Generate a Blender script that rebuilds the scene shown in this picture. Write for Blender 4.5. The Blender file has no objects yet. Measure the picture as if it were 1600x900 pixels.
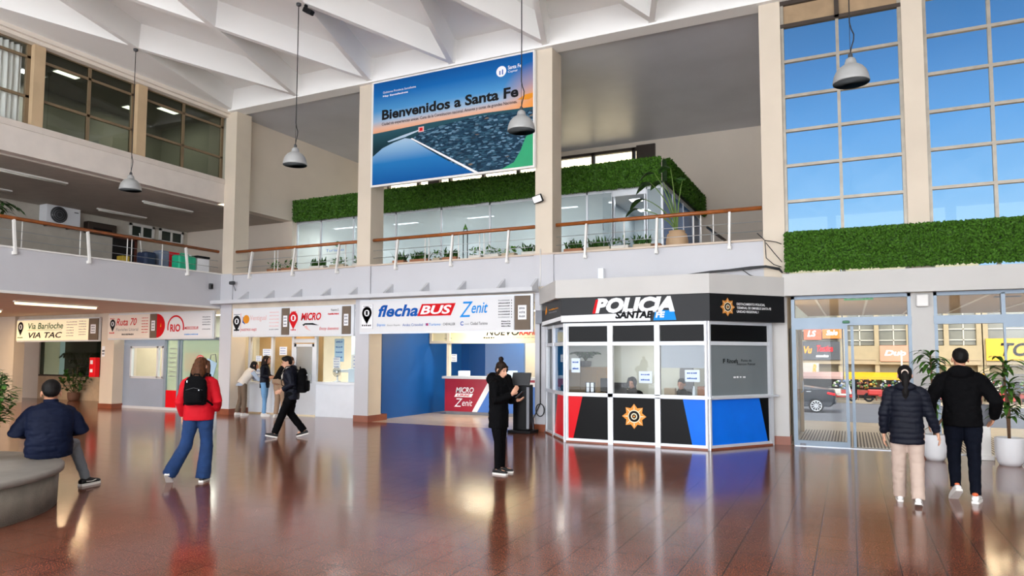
import bpy, bmesh, math, random
import numpy as np
from mathutils import Vector, Matrix, noise, Quaternion
R = math.radians
random.seed(7)
sc = bpy.context.scene
col = sc.collection
# ------------------------------------------------------------------ camera, sky, sun, exposure
PITCH, YAW, ROLL, FPX = R(3.798), R(25.756), R(0.144), 1096.25
fw = Vector((-math.sin(YAW)*math.cos(PITCH), math.cos(YAW)*math.cos(PITCH), math.sin(PITCH)))
rt = Vector((math.cos(YAW), math.sin(YAW), 0)); up = rt.cross(fw)
r2 = rt*math.cos(ROLL)+up*math.sin(ROLL); u2 = up*math.cos(ROLL)-rt*math.sin(ROLL)
cd = bpy.data.cameras.new('camera'); cam = bpy.data.objects.new('camera', cd); col.objects.link(cam)
cam.matrix_world = Matrix(((r2.x, u2.x, -fw.x, 0), (r2.y, u2.y, -fw.y, 0), (r2.z, u2.z, -fw.z, 1.7), (0, 0, 0, 1)))
cd.sensor_width = 36; cd.lens = 36*FPX/1600; cd.shift_y = 0.02; cd.clip_end = 500; cd.clip_start = .05
sc.camera = cam
sc.view_settings.view_transform = 'Standard'; sc.view_settings.look = 'None'
sc.view_settings.gamma = 1; sc.view_settings.use_curve_mapping = False
sc.view_settings.exposure = 0.50
SKY_REAR, SKY_FRONT, SUN_E = 5.0, 0.78, 2.4
w = bpy.data.worlds.new('sky'); sc.world = w; w.use_nodes = True
nt = w.node_tree; nt.nodes.clear(); N = nt.nodes.new; K = nt.links.new
out = N('ShaderNodeOutputWorld'); bg = N('ShaderNodeBackground'); K(bg.outputs[0], out.inputs[0])
tc = N('ShaderNodeTexCoord'); sp = N('ShaderNodeSeparateXYZ'); K(tc.outputs['Generated'], sp.inputs[0])
rz = N('ShaderNodeValToRGB'); K(sp.outputs['Z'], rz.inputs[0])           # clear blue sky towards the street
def ramp(rn, stops):
    e = rn.color_ramp.elements
    while len(e) > 1: e.remove(e[-1])
    e[0].position, e[0].color = stops[0][0], (*stops[0][1], 1)
    for p, c_ in stops[1:]:
        k = e.new(p); k.color = (*c_, 1)
SKYC = ((0, '#dcebf6'), (.12, '#b9defb'), (.2, '#97caf6'), (.28, '#78b2ea'), (.36, '#5d92cb'), (.43, '#4a7bae'), (.8, '#3f6c9c'))
ramp(rz, [(p_, tuple(((int(h_[i:i+2], 16)/255+.055)/1.055)**2.4 for i in (1, 3, 5))) for p_, h_ in SKYC])
sf = N('ShaderNodeVectorMath'); sf.operation = 'SCALE'; sf.inputs['Scale'].default_value = SKY_FRONT; K(rz.outputs[0], sf.inputs[0])
ry = N('ShaderNodeValToRGB'); K(sp.outputs['Y'], ry.inputs[0])           # unseen sky behind the hall, brightened to light the interior
ramp(ry, [(0, (1, 1, 1)), (.05, (0, 0, 0))])
mr = N('ShaderNodeMapRange'); K(sp.outputs['Y'], mr.inputs[0]); mr.inputs[1].default_value = .05; mr.inputs[2].default_value = -.35
mx = N('ShaderNodeMix'); mx.data_type = 'RGBA'; K(mr.outputs[0], mx.inputs[0]); K(sf.outputs[0], mx.inputs[6])
mx.inputs[7].default_value = (SKY_REAR*.95, SKY_REAR*.985, SKY_REAR*1.05, 1)
K(mx.outputs[2], bg.inputs[0])
sd = bpy.data.lights.new('sun', 'SUN'); sun = bpy.data.objects.new('sun', sd); col.objects.link(sun)
sd.energy = SUN_E; sd.angle = R(.6); sd.color = (1, .9, .76)
sun.rotation_euler = Vector((.30, .78, -.95)).to_track_quat('-Z', 'Y').to_euler()
def portal(name, loc, rot, sx, sy):
    l = bpy.data.lights.new(name, 'AREA'); l.shape = 'RECTANGLE'; l.size = sx; l.size_y = sy; l.cycles.is_portal = True
    o = bpy.data.objects.new(name, l); o.location = loc; o.rotation_euler = rot; col.objects.link(o)
portal('portal_rear', (-3, -9.3, 4.4), (R(90), 0, 0), 26, 8.2)             # emits towards +Y
portal('portal_front', (2.6, 15.2, 6.1), (R(-90), 0, 0), 7.4, 4.2)
portal('portal_clerestory', (-10, 22.9, 7.6), (R(-90), 0, 0), 12, 1.6)

# ------------------------------------------------------------------ helpers
def C(h):
    h = h.lstrip('#'); v = [int(h[i:i+2], 16)/255 for i in (0, 2, 4)]
    return tuple(x/12.92 if x <= .04045 else ((x+.055)/1.055)**2.4 for x in v)
def newmat(name):
    m = bpy.data.materials.new(name); m.use_nodes = True
    return m, m.node_tree, m.node_tree.nodes['Principled BSDF']
def pm(name, h, rough=.55, metal=0, var=.06, scale=3.0, bump=0, bscale=60, spec=.5, sub=None):
    """paint / plastic / cloth: a base colour that drifts a little with object-space noise"""
    m, t, b = newmat(name); c = C(h) if isinstance(h, str) else h
    b.inputs['Roughness'].default_value = rough; b.inputs['Metallic'].default_value = metal
    b.inputs['Specular IOR Level'].default_value = spec
    tc = t.nodes.new('ShaderNodeTexCoord')
    n = t.nodes.new('ShaderNodeTexNoise'); n.inputs['Scale'].default_value = scale; n.inputs['Detail'].default_value = 4
    t.links.new(tc.outputs['Object'], n.inputs['Vector'])
    r = t.nodes.new('ShaderNodeValToRGB'); t.links.new(n.outputs['Fac'], r.inputs[0])
    lo = tuple(max(0, x*(1-var)) for x in c); hi = tuple(min(1, x*(1+var)) for x in c)
    r.color_ramp.elements[0].position = .3; r.color_ramp.elements[1].position = .7
    r.color_ramp.elements[0].color = (*lo, 1); r.color_ramp.elements[1].color = (*hi, 1)
    t.links.new(r.outputs[0], b.inputs['Base Color'])
    if bump:
        n2 = t.nodes.new('ShaderNodeTexNoise'); n2.inputs['Scale'].default_value = bscale; n2.inputs['Detail'].default_value = 3
        t.links.new(tc.outputs['Object'], n2.inputs['Vector'])
        bp = t.nodes.new('ShaderNodeBump'); bp.inputs['Strength'].default_value = bump; bp.inputs['Distance'].default_value = .02
        t.links.new(n2.outputs['Fac'], bp.inputs['Height']); t.links.new(bp.outputs[0], b.inputs['Normal'])
    return m
def em(name, h, s, mixc=None):
    m, t, b = newmat(name); c = C(h) if isinstance(h, str) else h
    b.inputs['Base Color'].default_value = (*c, 1); b.inputs['Emission Color'].default_value = (*c, 1); b.inputs['Emission Strength'].default_value = s
    b.inputs['Roughness'].default_value = .4
    return m
def glass(name, tint='#ffffff', refl=1.0, film=0.0, filmc='#dfe8ec', rough=.0):
    """a thin pane: clear through, mirror by Fresnel, optional milky film"""
    m = bpy.data.materials.new(name); m.use_nodes = True; t = m.node_tree; t.nodes.clear(); N = t.nodes.new
    o = N('ShaderNodeOutputMaterial'); tr = N('ShaderNodeBsdfTransparent'); tr.inputs[0].default_value = (*C(tint), 1)
    g = N('ShaderNodeBsdfGlossy'); g.inputs['Roughness'].default_value = rough
    fr = N('ShaderNodeFresnel'); ge = N('ShaderNodeNewGeometry'); io = N('ShaderNodeMapRange'); io.inputs[3].default_value = 1.5; io.inputs[4].default_value = 1/1.5; t.links.new(ge.outputs['Backfacing'], io.inputs[0]); t.links.new(io.outputs[0], fr.inputs['IOR'])   # the same mirror share from either side
    ml = N('ShaderNodeMath'); ml.operation = 'MULTIPLY'; ml.inputs[1].default_value = refl; t.links.new(fr.outputs[0], ml.inputs[0])
    mx = N('ShaderNodeMixShader'); t.links.new(ml.outputs[0], mx.inputs[0]); base = tr
    if film:
        d = N('ShaderNodeBsdfDiffuse'); d.inputs[0].default_value = (*C(filmc), 1)
        tl = N('ShaderNodeBsdfTranslucent'); tl.inputs[0].default_value = (*C(filmc), 1)
        a = N('ShaderNodeMixShader'); a.inputs[0].default_value = .5; t.links.new(d.outputs[0], a.inputs[1]); t.links.new(tl.outputs[0], a.inputs[2])
        f = N('ShaderNodeMixShader'); f.inputs[0].default_value = film; t.links.new(tr.outputs[0], f.inputs[1]); t.links.new(a.outputs[0], f.inputs[2]); base = f
    t.links.new(base.outputs[0], mx.inputs[1]); t.links.new(g.outputs[0], mx.inputs[2]); t.links.new(mx.outputs[0], o.inputs[0])
    return m

OFF = {}
def off(o): return OFF.get(o.name, Vector((0, 0, 0))) if o is not None else Vector((0, 0, 0))
class MB:
    """collects faces (world coordinates, or local=True) and links them as ONE mesh object"""
    def __init__(s): s.v = []; s.f = []; s.mi = []; s.sm = []
    def add(s, vs, fs, mi=0, sm=False):
        b = len(s.v); s.v.extend(tuple(v) for v in vs)
        for f in fs: s.f.append(tuple(b+i for i in f)); s.mi.append(mi); s.sm.append(sm)
        return s
    def box(s, x0, x1, y0, y1, z0, z1, mi=0):
        x0, x1 = min(x0, x1), max(x0, x1); y0, y1 = min(y0, y1), max(y0, y1); z0, z1 = min(z0, z1), max(z0, z1)
        v = [(x0, y0, z0), (x1, y0, z0), (x1, y1, z0), (x0, y1, z0), (x0, y0, z1), (x1, y0, z1), (x1, y1, z1), (x0, y1, z1)]
        return s.add(v, [(0, 3, 2, 1), (4, 5, 6, 7), (0, 1, 5, 4), (1, 2, 6, 5), (2, 3, 7, 6), (3, 0, 4, 7)], mi)
    def obox(s, c, dx, dy, dz, M=None, mi=0):
        c = Vector(c); M = M or Matrix.Identity(3)
        v = [c+M@Vector((a*dx/2, b*dy/2, d*dz/2)) for a, b, d in ((-1, -1, -1), (1, -1, -1), (1, 1, -1), (-1, 1, -1), (-1, -1, 1), (1, -1, 1), (1, 1, 1), (-1, 1, 1))]
        return s.add(v, [(0, 3, 2, 1), (4, 5, 6, 7), (0, 1, 5, 4), (1, 2, 6, 5), (2, 3, 7, 6), (3, 0, 4, 7)], mi)
    def rbox(s, c, dx, dy, dz, r=.01, M=None, mi=0, seg=2):
        """bevelled box"""
        bm = bmesh.new(); bmesh.ops.create_cube(bm, size=1); bmesh.ops.scale(bm, vec=(dx, dy, dz), verts=bm.verts)
        bmesh.ops.bevel(bm, geom=bm.edges[:], offset=min(r, dx*.49, dy*.49, dz*.49), segments=seg, affect='EDGES', profile=.5)
        c = Vector(c); M = M or Matrix.Identity(3); bm.verts.index_update()
        s.add([c+M@v.co for v in bm.verts], [[v.index for v in f.verts] for f in bm.faces], mi, False); bm.free(); return s
    def prism(s, pts, d, mi=0, sm=False):
        """closed planar polygon pts (3D) extruded by vector d"""
        n = len(pts); a = [Vector(p) for p in pts]; d = Vector(d); b = [p+d for p in a]
        nn = Vector((0, 0, 0))
        for i in range(n): nn += a[i].cross(a[(i+1) % n])
        fl = nn.dot(d) > 0
        fs = [tuple(range(n))[::-1] if fl else tuple(range(n)), tuple(range(n, 2*n)) if fl else tuple(range(n, 2*n))[::-1]]
        for i in range(n):
            j = (i+1) % n; q = (i, j, n+j, n+i); fs.append(q if fl else q[::-1])
        return s.add(a+b, fs, mi, sm)
    def poly(s, pts, mi=0): return s.add(pts, [tuple(range(len(pts)))], mi)
    def tube(s, path, rad, seg=8, mi=0, caps=True, flat=1.0):
        P = [Vector(p) for p in path]; n = len(P); rr = rad if isinstance(rad, (list, tuple)) else [rad]*n
        vs = []; prev = None
        for i in range(n):
            t = (P[min(i+1, n-1)]-P[max(i-1, 0)]); t = t.normalized() if t.length > 1e-9 else Vector((0, 0, 1))
            if prev is None:
                a = Vector((0, 0, 1)) if abs(t.z) < .9 else Vector((1, 0, 0)); u = t.cross(a).normalized()
            else:
                u = prev-t*prev.dot(t); u = u.normalized() if u.length > 1e-6 else t.orthogonal().normalized()
            prev = u; v = t.cross(u)
            for k in range(seg):
                q = 2*math.pi*k/seg; vs.append(P[i]+u*math.cos(q)*rr[i]+v*math.sin(q)*rr[i]*flat)
        fs = [(i*seg+k, i*seg+(k+1) % seg, (i+1)*seg+(k+1) % seg, (i+1)*seg+k) for i in range(n-1) for k in range(seg)]
        if caps: fs += [tuple(range(seg))[::-1], tuple(range((n-1)*seg, n*seg))]
        return s.add(vs, fs, mi, True)
    def lathe(s, c, prof, seg=24, mi=0, sm=True):
        c = Vector(c); n = len(prof); vs = []
        for r, z in prof:
            for k in range(seg):
                q = 2*math.pi*k/seg; vs.append(c+Vector((r*math.cos(q), r*math.sin(q), z)))
        fs = [(i*seg+k, i*seg+(k+1) % seg, (i+1)*seg+(k+1) % seg, (i+1)*seg+k) for i in range(n-1) for k in range(seg)]
        if prof[0][0] > 1e-4: fs.append(tuple(range(seg))[::-1])
        if prof[-1][0] > 1e-4: fs.append(tuple(range((n-1)*seg, n*seg)))
        return s.add(vs, fs, mi, sm)
    def loft(s, rings, mi=0, caps=True, sm=True):
        seg = len(rings[0]); n = len(rings); vs = [p for r in rings for p in r]
        fs = [(i*seg+k, i*seg+(k+1) % seg, (i+1)*seg+(k+1) % seg, (i+1)*seg+k) for i in range(n-1) for k in range(seg)]
        if caps: fs += [tuple(range(seg))[::-1], tuple(range((n-1)*seg, n*seg))]
        return s.add(vs, fs, mi, sm)
    def ball(s, c, rx, ry=None, rz=None, M=None, u=14, v=9, mi=0):
        ry = ry or rx; rz = rz or rx; c = Vector(c); M = M or Matrix.Identity(3); rings = []
        for i in range(v+1):
            ph = -math.pi/2+math.pi*(i*.98+.01*v)/v; cr = math.cos(ph)
            rings.append([c+M@Vector((rx*cr*math.cos(2*math.pi*k/u), ry*cr*math.sin(2*math.pi*k/u), rz*math.sin(ph))) for k in range(u)])
        return s.loft(rings, mi)
    def mesh(s, name):
        me = bpy.data.meshes.new(name); me.from_pydata(s.v, [], s.f); me.update()
        return me
    def build(s, name, mats, parent=None, local=False, smooth=None):
        o_ = off(parent) if parent is not None and not local else Vector((0, 0, 0))
        me = bpy.data.meshes.new(name); me.from_pydata([(v[0]-o_.x, v[1]-o_.y, v[2]-o_.z) for v in s.v], [], s.f)
        mats = mats if isinstance(mats, (list, tuple)) else [mats]
        for m in mats: me.materials.append(m)
        me.polygons.foreach_set('material_index', s.mi)
        me.polygons.foreach_set('use_smooth', s.sm if smooth is None else [smooth]*len(s.f))
        me.update()
        o = bpy.data.objects.new(name, me); col.objects.link(o)
        if parent is not None: o.parent = parent; OFF[o.name] = Vector(off(parent))
        return o
def tag(o, label=None, cat=None, group=None, kind=None):
    if label: o['label'] = label
    if cat: o['category'] = cat
    if group: o['group'] = group
    if kind: o['kind'] = kind
    return o
def thing(name, label, cat, loc, rz=0, group=None):
    o = bpy.data.objects.new(name, None); o.empty_display_size = .1; col.objects.link(o); o.location = loc; o.rotation_euler = (0, 0, rz)
    OFF[o.name] = Vector(loc)
    return tag(o, label, cat, group)
def struct(name, mb, m, parent=None, label=None):
    o = mb.build(name, m, parent)
    if parent is None: o['kind'] = 'structure'
    if label: o['label'] = label
    return o
def single(name, mb, m, label, cat, group=None, base=None):
    """a thing that is one mesh, its origin at its base"""
    xs = [v for v in mb.v]
    if base is None:
        a = np.array(mb.v); base = ((a[:, 0].min()+a[:, 0].max())/2, (a[:, 1].min()+a[:, 1].max())/2, a[:, 2].min())
    b = Vector(base); mb.v = [(v[0]-b.x, v[1]-b.y, v[2]-b.z) for v in mb.v]
    o = mb.build(name, m); o.location = b; OFF[o.name] = b
    return tag(o, label, cat, group)
KIDS = {}
def copy_tree(o, loc, rz=None, label=None, group=None):
    c = o.copy(); col.objects.link(c); c.location = loc
    if rz is not None: c.rotation_euler = (0, 0, rz)
    if label: c['label'] = label
    if group: c['group'] = group
    OFF[c.name] = Vector(loc)
    def rec(a, b):
        for ch in list(a.children):
            d = ch.copy(); col.objects.link(d); d.parent = b; rec(ch, d)
    rec(o, c)
    return c
_fc = {}
def glyphs(s, shear=0, bold=0, space=1.0):
    """text as flat triangles in its own x,y plane"""
    k = (s, shear, bold, space)
    if k in _fc: return _fc[k]
    cu = bpy.data.curves.new('t', 'FONT'); cu.body = s; cu.shear = shear; cu.offset = bold; cu.space_character = space; cu.resolution_u = 3; cu.fill_mode = 'FRONT' if False else 'BOTH'
    ob = bpy.data.objects.new('t', cu); me = ob.to_mesh()
    vs = [tuple(v.co) for v in me.vertices]; fs = [tuple(p.vertices) for p in me.polygons]
    ob.to_mesh_clear(); bpy.data.objects.remove(ob); bpy.data.curves.remove(cu)
    _fc[k] = (vs, fs); return _fc[k]
def text(mb, s, O, U, V, w, h, mi=0, shear=0, bold=0, space=1.0, n=.004, keep=False):
    """lettering fitted into the w x h box whose lower left corner is O, along unit axes U and V, lifted n off the face"""
    vs, fs = glyphs(s, shear, bold, space)
    if not vs: return mb
    a = np.array(vs); x0, y0 = a[:, 0].min(), a[:, 1].min(); W, H = np.ptp(a[:, 0]) or 1, np.ptp(a[:, 1]) or 1
    O, U, V = Vector(O), Vector(U), Vector(V); Nn = U.cross(V)
    sx, sy = w/W, h/H
    if keep: sx = sy = min(sx, sy)
    return mb.add([O+U*((v[0]-x0)*sx)+V*((v[1]-y0)*sy)+Nn*n for v in vs], fs, mi)
UX, UZ = Vector((1, 0, 0)), Vector((0, 0, 1))
# ------------------------------------------------------------------ materials of the hall
WHITE = pm('white_paint', '#efedea', .75, var=.02, scale=.6)
CEILW = pm('ceiling_white', '#faf9f6', .85, var=.015, scale=.5)
BEIGE = pm('beige_column_paint', '#d9ccb9', .7, var=.04, scale=1.2)
PARA = pm('parapet_paint', '#c7c7cb', .7, var=.03, scale=.8)
GREYP = pm('grey_white_paint', '#c8c6c2', .7, var=.04, scale=.9)
MEZC = pm('mezzanine_ceiling_paint', '#c6c8d0', .38, var=.06, scale=.8)
WARMW = pm('warm_wall_paint', '#e2d5c5', .75, var=.05, scale=.7)
GREENW = pm('green_grey_wall', '#a9a79b', .8, var=.08, scale=.5)
BROWNF = pm('brown_window_frame', '#7d6a50', .5, var=.1)
DKBROWN = pm('dark_brown_frame', '#3a2f27', .5, var=.1)
STEELF = pm('pale_steel_frame', '#a9a295', .45, .3, var=.12, scale=6)
ALU = pm('aluminium', '#c4c9cf', .35, .55, var=.05)
ALUW = pm('white_aluminium', '#dfe3e8', .35, .25, var=.03)
BLUEALU = pm('blue_grey_aluminium', '#8d9dac', .4, .15, var=.05)
PLINTH = pm('red_brown_plinth_tile', '#8a4b31', .35, var=.15, scale=4)
WOODR = pm('orange_varnished_wood', '#97531f', .3, var=.22, scale=7)
BLACK = pm('black_gloss', '#060607', .3, var=.1, spec=.12)
BLACKM = pm('black_matt', '#0d0e10', .6, var=.15, spec=.2)
DGREY = pm('dark_grey', '#3a3c3e', .5, var=.1)
MGREY = pm('mid_grey', '#80838a', .5, var=.08)
RED = pm('red_gloss', '#e30c1c', .35, var=.04, spec=.2)
BLUE = pm('bright_blue_gloss', '#0874f0', .35, var=.04, spec=.2)
DBLUE = pm('deep_blue_wall', '#04549f', .5, var=.08, scale=.8)
PAPER = pm('white_paper', '#eef1f5', .7, var=.02)
CABLE = pm('black_cable', '#17181a', .5)
WIRE = pm('steel_wire', '#b6b8ba', .35, .7)
POSTW = pm('white_painted_post', '#e9e7e2', .45, var=.05)
CLEAR = glass('clear_glass', '#f8fafb', .4)
SKYGL = glass('tinted_window_glass', '#eef6fb', .3)
OFFGL = glass('office_glass', '#eef4f6', 1.0, .45, '#e4eef0')
DARKGL = glass('upper_window_glass', '#b9bcb3', 1.0)
def floor_mat():
    m, t, b = newmat('polished_red_terrazzo'); N = t.nodes.new; L_ = t.links.new
    tc = N('ShaderNodeTexCoord')
    br = N('ShaderNodeTexBrick'); br.offset = 0; br.inputs['Scale'].default_value = 1; br.inputs['Mortar Size'].default_value = .006
    br.inputs['Mortar Smooth'].default_value = .2; br.inputs['Brick Width'].default_value = .315; br.inputs['Row Height'].default_value = .46
    br.inputs['Color1'].default_value = (*C('#7a4633'), 1); br.inputs['Color2'].default_value = (*C('#70402e'), 1); br.inputs['Mortar'].default_value = (*C('#2c1812'), 1)
    L_(tc.outputs['Object'], br.inputs['Vector'])
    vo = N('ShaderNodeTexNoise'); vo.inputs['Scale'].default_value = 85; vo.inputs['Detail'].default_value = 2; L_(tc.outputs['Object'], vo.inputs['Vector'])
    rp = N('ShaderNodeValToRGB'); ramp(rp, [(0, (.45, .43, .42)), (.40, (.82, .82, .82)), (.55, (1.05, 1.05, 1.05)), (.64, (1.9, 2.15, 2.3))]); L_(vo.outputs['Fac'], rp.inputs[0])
    big = N('ShaderNodeTexNoise'); big.inputs['Scale'].default_value = .7; L_(tc.outputs['Object'], big.inputs['Vector'])
    rb = N('ShaderNodeValToRGB'); ramp(rb, [(.3, (.88, .88, .88)), (.7, (1.1, 1.1, 1.1))]); L_(big.outputs['Fac'], rb.inputs[0])
    m1 = N('ShaderNodeMix'); m1.data_type = 'RGBA'; m1.blend_type = 'MULTIPLY'; m1.inputs[0].default_value = 1; L_(br.outputs['Color'], m1.inputs[6]); L_(rp.outputs[0], m1.inputs[7])
    m2 = N('ShaderNodeMix'); m2.data_type = 'RGBA'; m2.blend_type = 'MULTIPLY'; m2.inputs[0].default_value = 1; L_(m1.outputs[2], m2.inputs[6]); L_(rb.outputs[0], m2.inputs[7])
    L_(m2.outputs[2], b.inputs['Base Color'])
    b.inputs['Roughness'].default_value = .14; b.inputs['IOR'].default_value = 1.52
    bp = N('ShaderNodeBump'); bp.inputs['Strength'].default_value = .5; bp.inputs['Distance'].default_value = .004; bp.invert = True
    L_(br.outputs['Fac'], bp.inputs['Height'])
    n3 = N('ShaderNodeTexNoise'); n3.inputs['Scale'].default_value = 9; L_(tc.outputs['Object'], n3.inputs['Vector'])
    b2 = N('ShaderNodeBump'); b2.inputs['Strength'].default_value = .05; b2.inputs['Distance'].default_value = .006
    L_(n3.outputs['Fac'], b2.inputs['Height']); L_(bp.outputs[0], b2.inputs['Normal']); L_(b2.outputs[0], b.inputs['Normal'])
    return m
FLOOR = floor_mat()
PALEFL = pm('pale_shop_floor', '#c3b09a', .22, var=.08, scale=3)
Y0 = 14.5
# ------------------------------------------------------------------ floor, rear and right walls (behind the camera)
struct('floor_rear', MB().box(-31, 12, -10, .5, -.1, 0), pm('pale_bounce_floor', '#cfcbc4', .35, var=.05))  # unseen floor made pale to bounce neutral light onto the ceiling
struct('floor', MB().box(-31, 12, .5, Y0+.12, -.1, 0).box(-31, -21.2, Y0+.12, 17.6, -.1, 0).box(-21.2, -11.3, Y0+.12, 16.2, -.1, 0), FLOOR)
struct('floor_shop', MB().box(-11.3, -6.4, Y0+.12, 19.6, -.1, .0), PALEFL)
b = MB().box(-30, 12, -9.4, -9, 8.75, 9.5)
for x in (-29.5, -16.3, -11.2, -6, -.9, 4.2, 9.7): b.box(x, x+.4, -9.4, -9, 0, 8.75)
b.box(-30, -16.3, -9.4, -9, 3, 4)
struct('wall_rear', b, WHITE)
struct('wall_right', MB().box(9.6, 9.9, -9, 15.2, 0, 9.5), WHITE)
struct('wall_left', MB().box(-31.3, -31, -9, 19, 0, 3.1), WARMW)
# ------------------------------------------------------------------ diagrid ceiling
zc, zt = 8.78, 9.36
b = MB().box(-16.6, 9.9, -9.2, Y0+.3, zt, zt+.25)
SL = 1.2375/3.8
def rib(xa, ya, xb, yb, dz=0):
    d = Vector((xb-xa, yb-ya, 0)); n = Vector((-d.y, d.x, 0)).normalized(); a = Vector((xa, ya, 0))
    q = zc+dz; p = [a-n*.06+UZ*q, a+n*.06+UZ*q, a+n*.11+UZ*zt, a-n*.11+UZ*zt]
    b.prism(p, d)
for i in range(-6, 18):
    xa = -16+2.475*i
    for sgn in (1, -1):
        # the rib runs from the back beam (Y 14.4) to the rear wall; keep only what lies between the edge strip and the right wall
        y1, y2 = 14.42, -9.0
        X = lambda y: xa+sgn*(14.3-y)*SL
        ys = [y for y in np.arange(14.42, -9.01, -.02) if -16.02 <= X(y) <= 9.6]
        if len(ys) > 20: rib(X(ys[0]), ys[0], X(ys[-1]), ys[-1], .004 if sgn < 0 else 0)
b.box(-16.3, 9.6, 14.38, Y0+.3, 8.74, zt)                       # edge beam on the columns
for ym in (10.5, 2.9, -4.7):                                     # solid edge triangles along the left wall
    b.prism([(-16.35, ym-3.8, zc+.015), (-16, ym-3.8, zc+.015), (-14.76, ym, zc+.015), (-16, ym+3.8, zc+.015), (-16.35, ym+3.8, zc+.015)], (0, 0, .5))
struct('ceiling', b, CEILW)
b = MB().box(-16.45, -16.12, -9, 14.5, 8.70, 8.80).box(-16.45, -16.2, -9, 14.5, 8.62, 8.70)
struct('trim_1', b, pm('cornice_paint', '#e6dccf', .7, var=.03))
# ------------------------------------------------------------------ columns on the front of the mezzanine
def column(x0, x1, yb, low, z1=8.76):
    b = MB().box(x0, x1, Y0, yb, 0, z1)
    o = struct('column', b, BEIGE)
    struct('dado', MB().box(x0-.006, x1+.006, Y0-.008, Y0+.02, .16, 3.12 if x1 < -5 else 2.83), PARA if x1 < -5 else GREYP, o)
    p = MB().box(x0-.02, x1+.02, Y0-.02, low, 0, .16); struct('plinth', p, PLINTH, o)
    return o
column(-16.3, -15.87, 15.05, 15.2); column(-11.46, -11.04, 15.05, 15.3); column(-6.41, -5.99, 15.05, 15.1)
column(-1.5, -1.1, 14.9, 14.9); column(1.0, 1.34, 14.9, 14.9); column(3.42, 3.76, 14.9, 14.9); column(5.9, 6.24, 14.9, 14.9)
b = MB()
for x0, x1, z0, z1 in ((-16.33, -15.84, 3.25, 4.0), (-11.49, -11.01, 3.25, 3.98), (-6.44, -5.96, 3.25, 3.98)): b.box(x0, x1, Y0-.025, Y0, z0, z1)
struct('trim_2', b, PARA)
c7 = struct('column', MB().box(-21.55, -20.93, Y0, 15.3, 0, 3.05), BEIGE); struct('plinth', MB().box(-21.57, -20.91, Y0-.02, 15.3, 0, .14), PLINTH, c7)
struct('column', MB().box(-27.4, -26.25, Y0, 14.85, 0, 3.02), BEIGE)
# ------------------------------------------------------------------ mezzanine: parapet, floor, ceiling, walls, clerestory
struct('wall_parapet', MB().box(-15.87, -1.5, Y0+.02, Y0+.2, 3.125, 3.96), PARA)
struct('trim_3', MB().box(-15.87, -1.5, Y0-.03, Y0+.24, 3.96, 4.0), pm('parapet_cap', '#c9b8a6', .6, var=.1))
struct('floor_mezzanine', MB().prism([(-16.3, Y0+.2, 3.5), (-1.5, Y0+.2, 3.5), (-2.15, 22.6, 3.5), (-16.3, 22.6, 3.5)], (0, 0, .47)), pm('mezzanine_floor', '#8d7a68', .4, var=.08))
struct('ceiling_mezzanine', MB().prism([(-16.5, Y0+.3, 8.80), (-1.35, Y0+.3, 8.80), (-2.2, 22.7, 8.80), (-16.5, 22.7, 8.80)], (0, 0, .3)), MEZC)
b = MB().box(-16.6, -16.3, 15.05, 22.7, 6.66, 8.95).box(-16.6, -16.24, 15.05, 17.35, 6.02, 6.655).box(-16.6, -16.3, 17.35, 22.7, 3.97, 6.66).box(-16.6, -16.22, 17.2, 17.35, 3.97, 6.02)
struct('wall_mezzanine_left', b, WARMW)
b = MB().prism([(-1.5, 14.9, 3), (-1.32, 14.9, 3), (-2.1, 22.7, 3), (-2.25, 22.7, 3)], (0, 0, 6))
struct('wall_mezzanine_right', b, WARMW)
b = MB().box(-5.62, -2.12, 22.5, 22.7, 3.97, 8.80).box(-16.5, -5.62, 22.5, 22.7, 3.97, 6.9).box(-16.5, -5.62, 22.5, 22.7, 8.58, 8.80)
struct('wall_mezzanine_back', b, WARMW)
b = MB()                                                          # clerestory strip
for x in np.arange(-16.3, -6.2, 1.42): b.box(x-.05, x+.05, 22.45, 22.6, 6.9, 8.62)
b.box(-16.3, -6.1, 22.45, 22.6, 8.52, 8.62); b.box(-6.25, -5.62, 22.42, 22.62, 6.9, 8.66); b.box(-14.4, -13.9, 22.42, 22.62, 6.9, 8.6); b.box(-9.5, -9.0, 22.42, 22.62, 6.9, 8.6)
w1 = struct('window_1', b, DKBROWN); struct('glass', MB().box(-16.3, -5.7, 22.52, 22.53, 6.9, 8.55), CLEAR, w1)
# ------------------------------------------------------------------ tall windows to the right
def tall_window(n, x0, x1, top, rows, mull):
    b = MB(); fx = .06
    b.box(x0, x0+fx, 14.55, 14.68, 3.2, 8.75); b.box(x1-fx, x1, 14.55, 14.68, 3.2, 8.75)
    for z in rows: b.box(x0, x1, 14.56, 14.64, z-.028, z+.028)
    for m_ in mull: b.box(m_-.028, m_+.028, 14.555, 14.65, 3.2, top)
    o = struct(f'window_{n}', b, STEELF)
    struct('pane', MB().box(x0, x1, 14.60, 14.606, 3.2, top), SKYGL, o)
    p = MB().box(x0, x1, 14.6, 14.66, top+.04, 8.75); struct('board', p, pm(f'stained_board', '#a48a6a', .7, var=.2, scale=2.5), o)
    h = MB().box(x0, x1, 14.53, 14.62, top-.02, top+.05).box(x0, x1, 14.53, 14.62, 8.66, 8.75)
    for m_ in mull: h.box(m_-.04, m_+.04, 14.53, 14.62, top, 8.75)
    struct('head_frame', h, DKBROWN, o)
rows = [4.0, 4.71, 5.42, 6.12, 6.81, 7.52]
tall_window(2, -1.1, 1.0, 8.22, rows, [-.08]); tall_window(3, 1.34, 3.42, 8.5, [4.02, 4.73, 5.44, 6.14, 6.84, 7.56, 8.27], [2.36]); tall_window(4, 3.76, 5.9, 8.3, rows, [4.8]); tall_window(5, 6.24, 9.6, 8.3, rows, [7.9])
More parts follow.
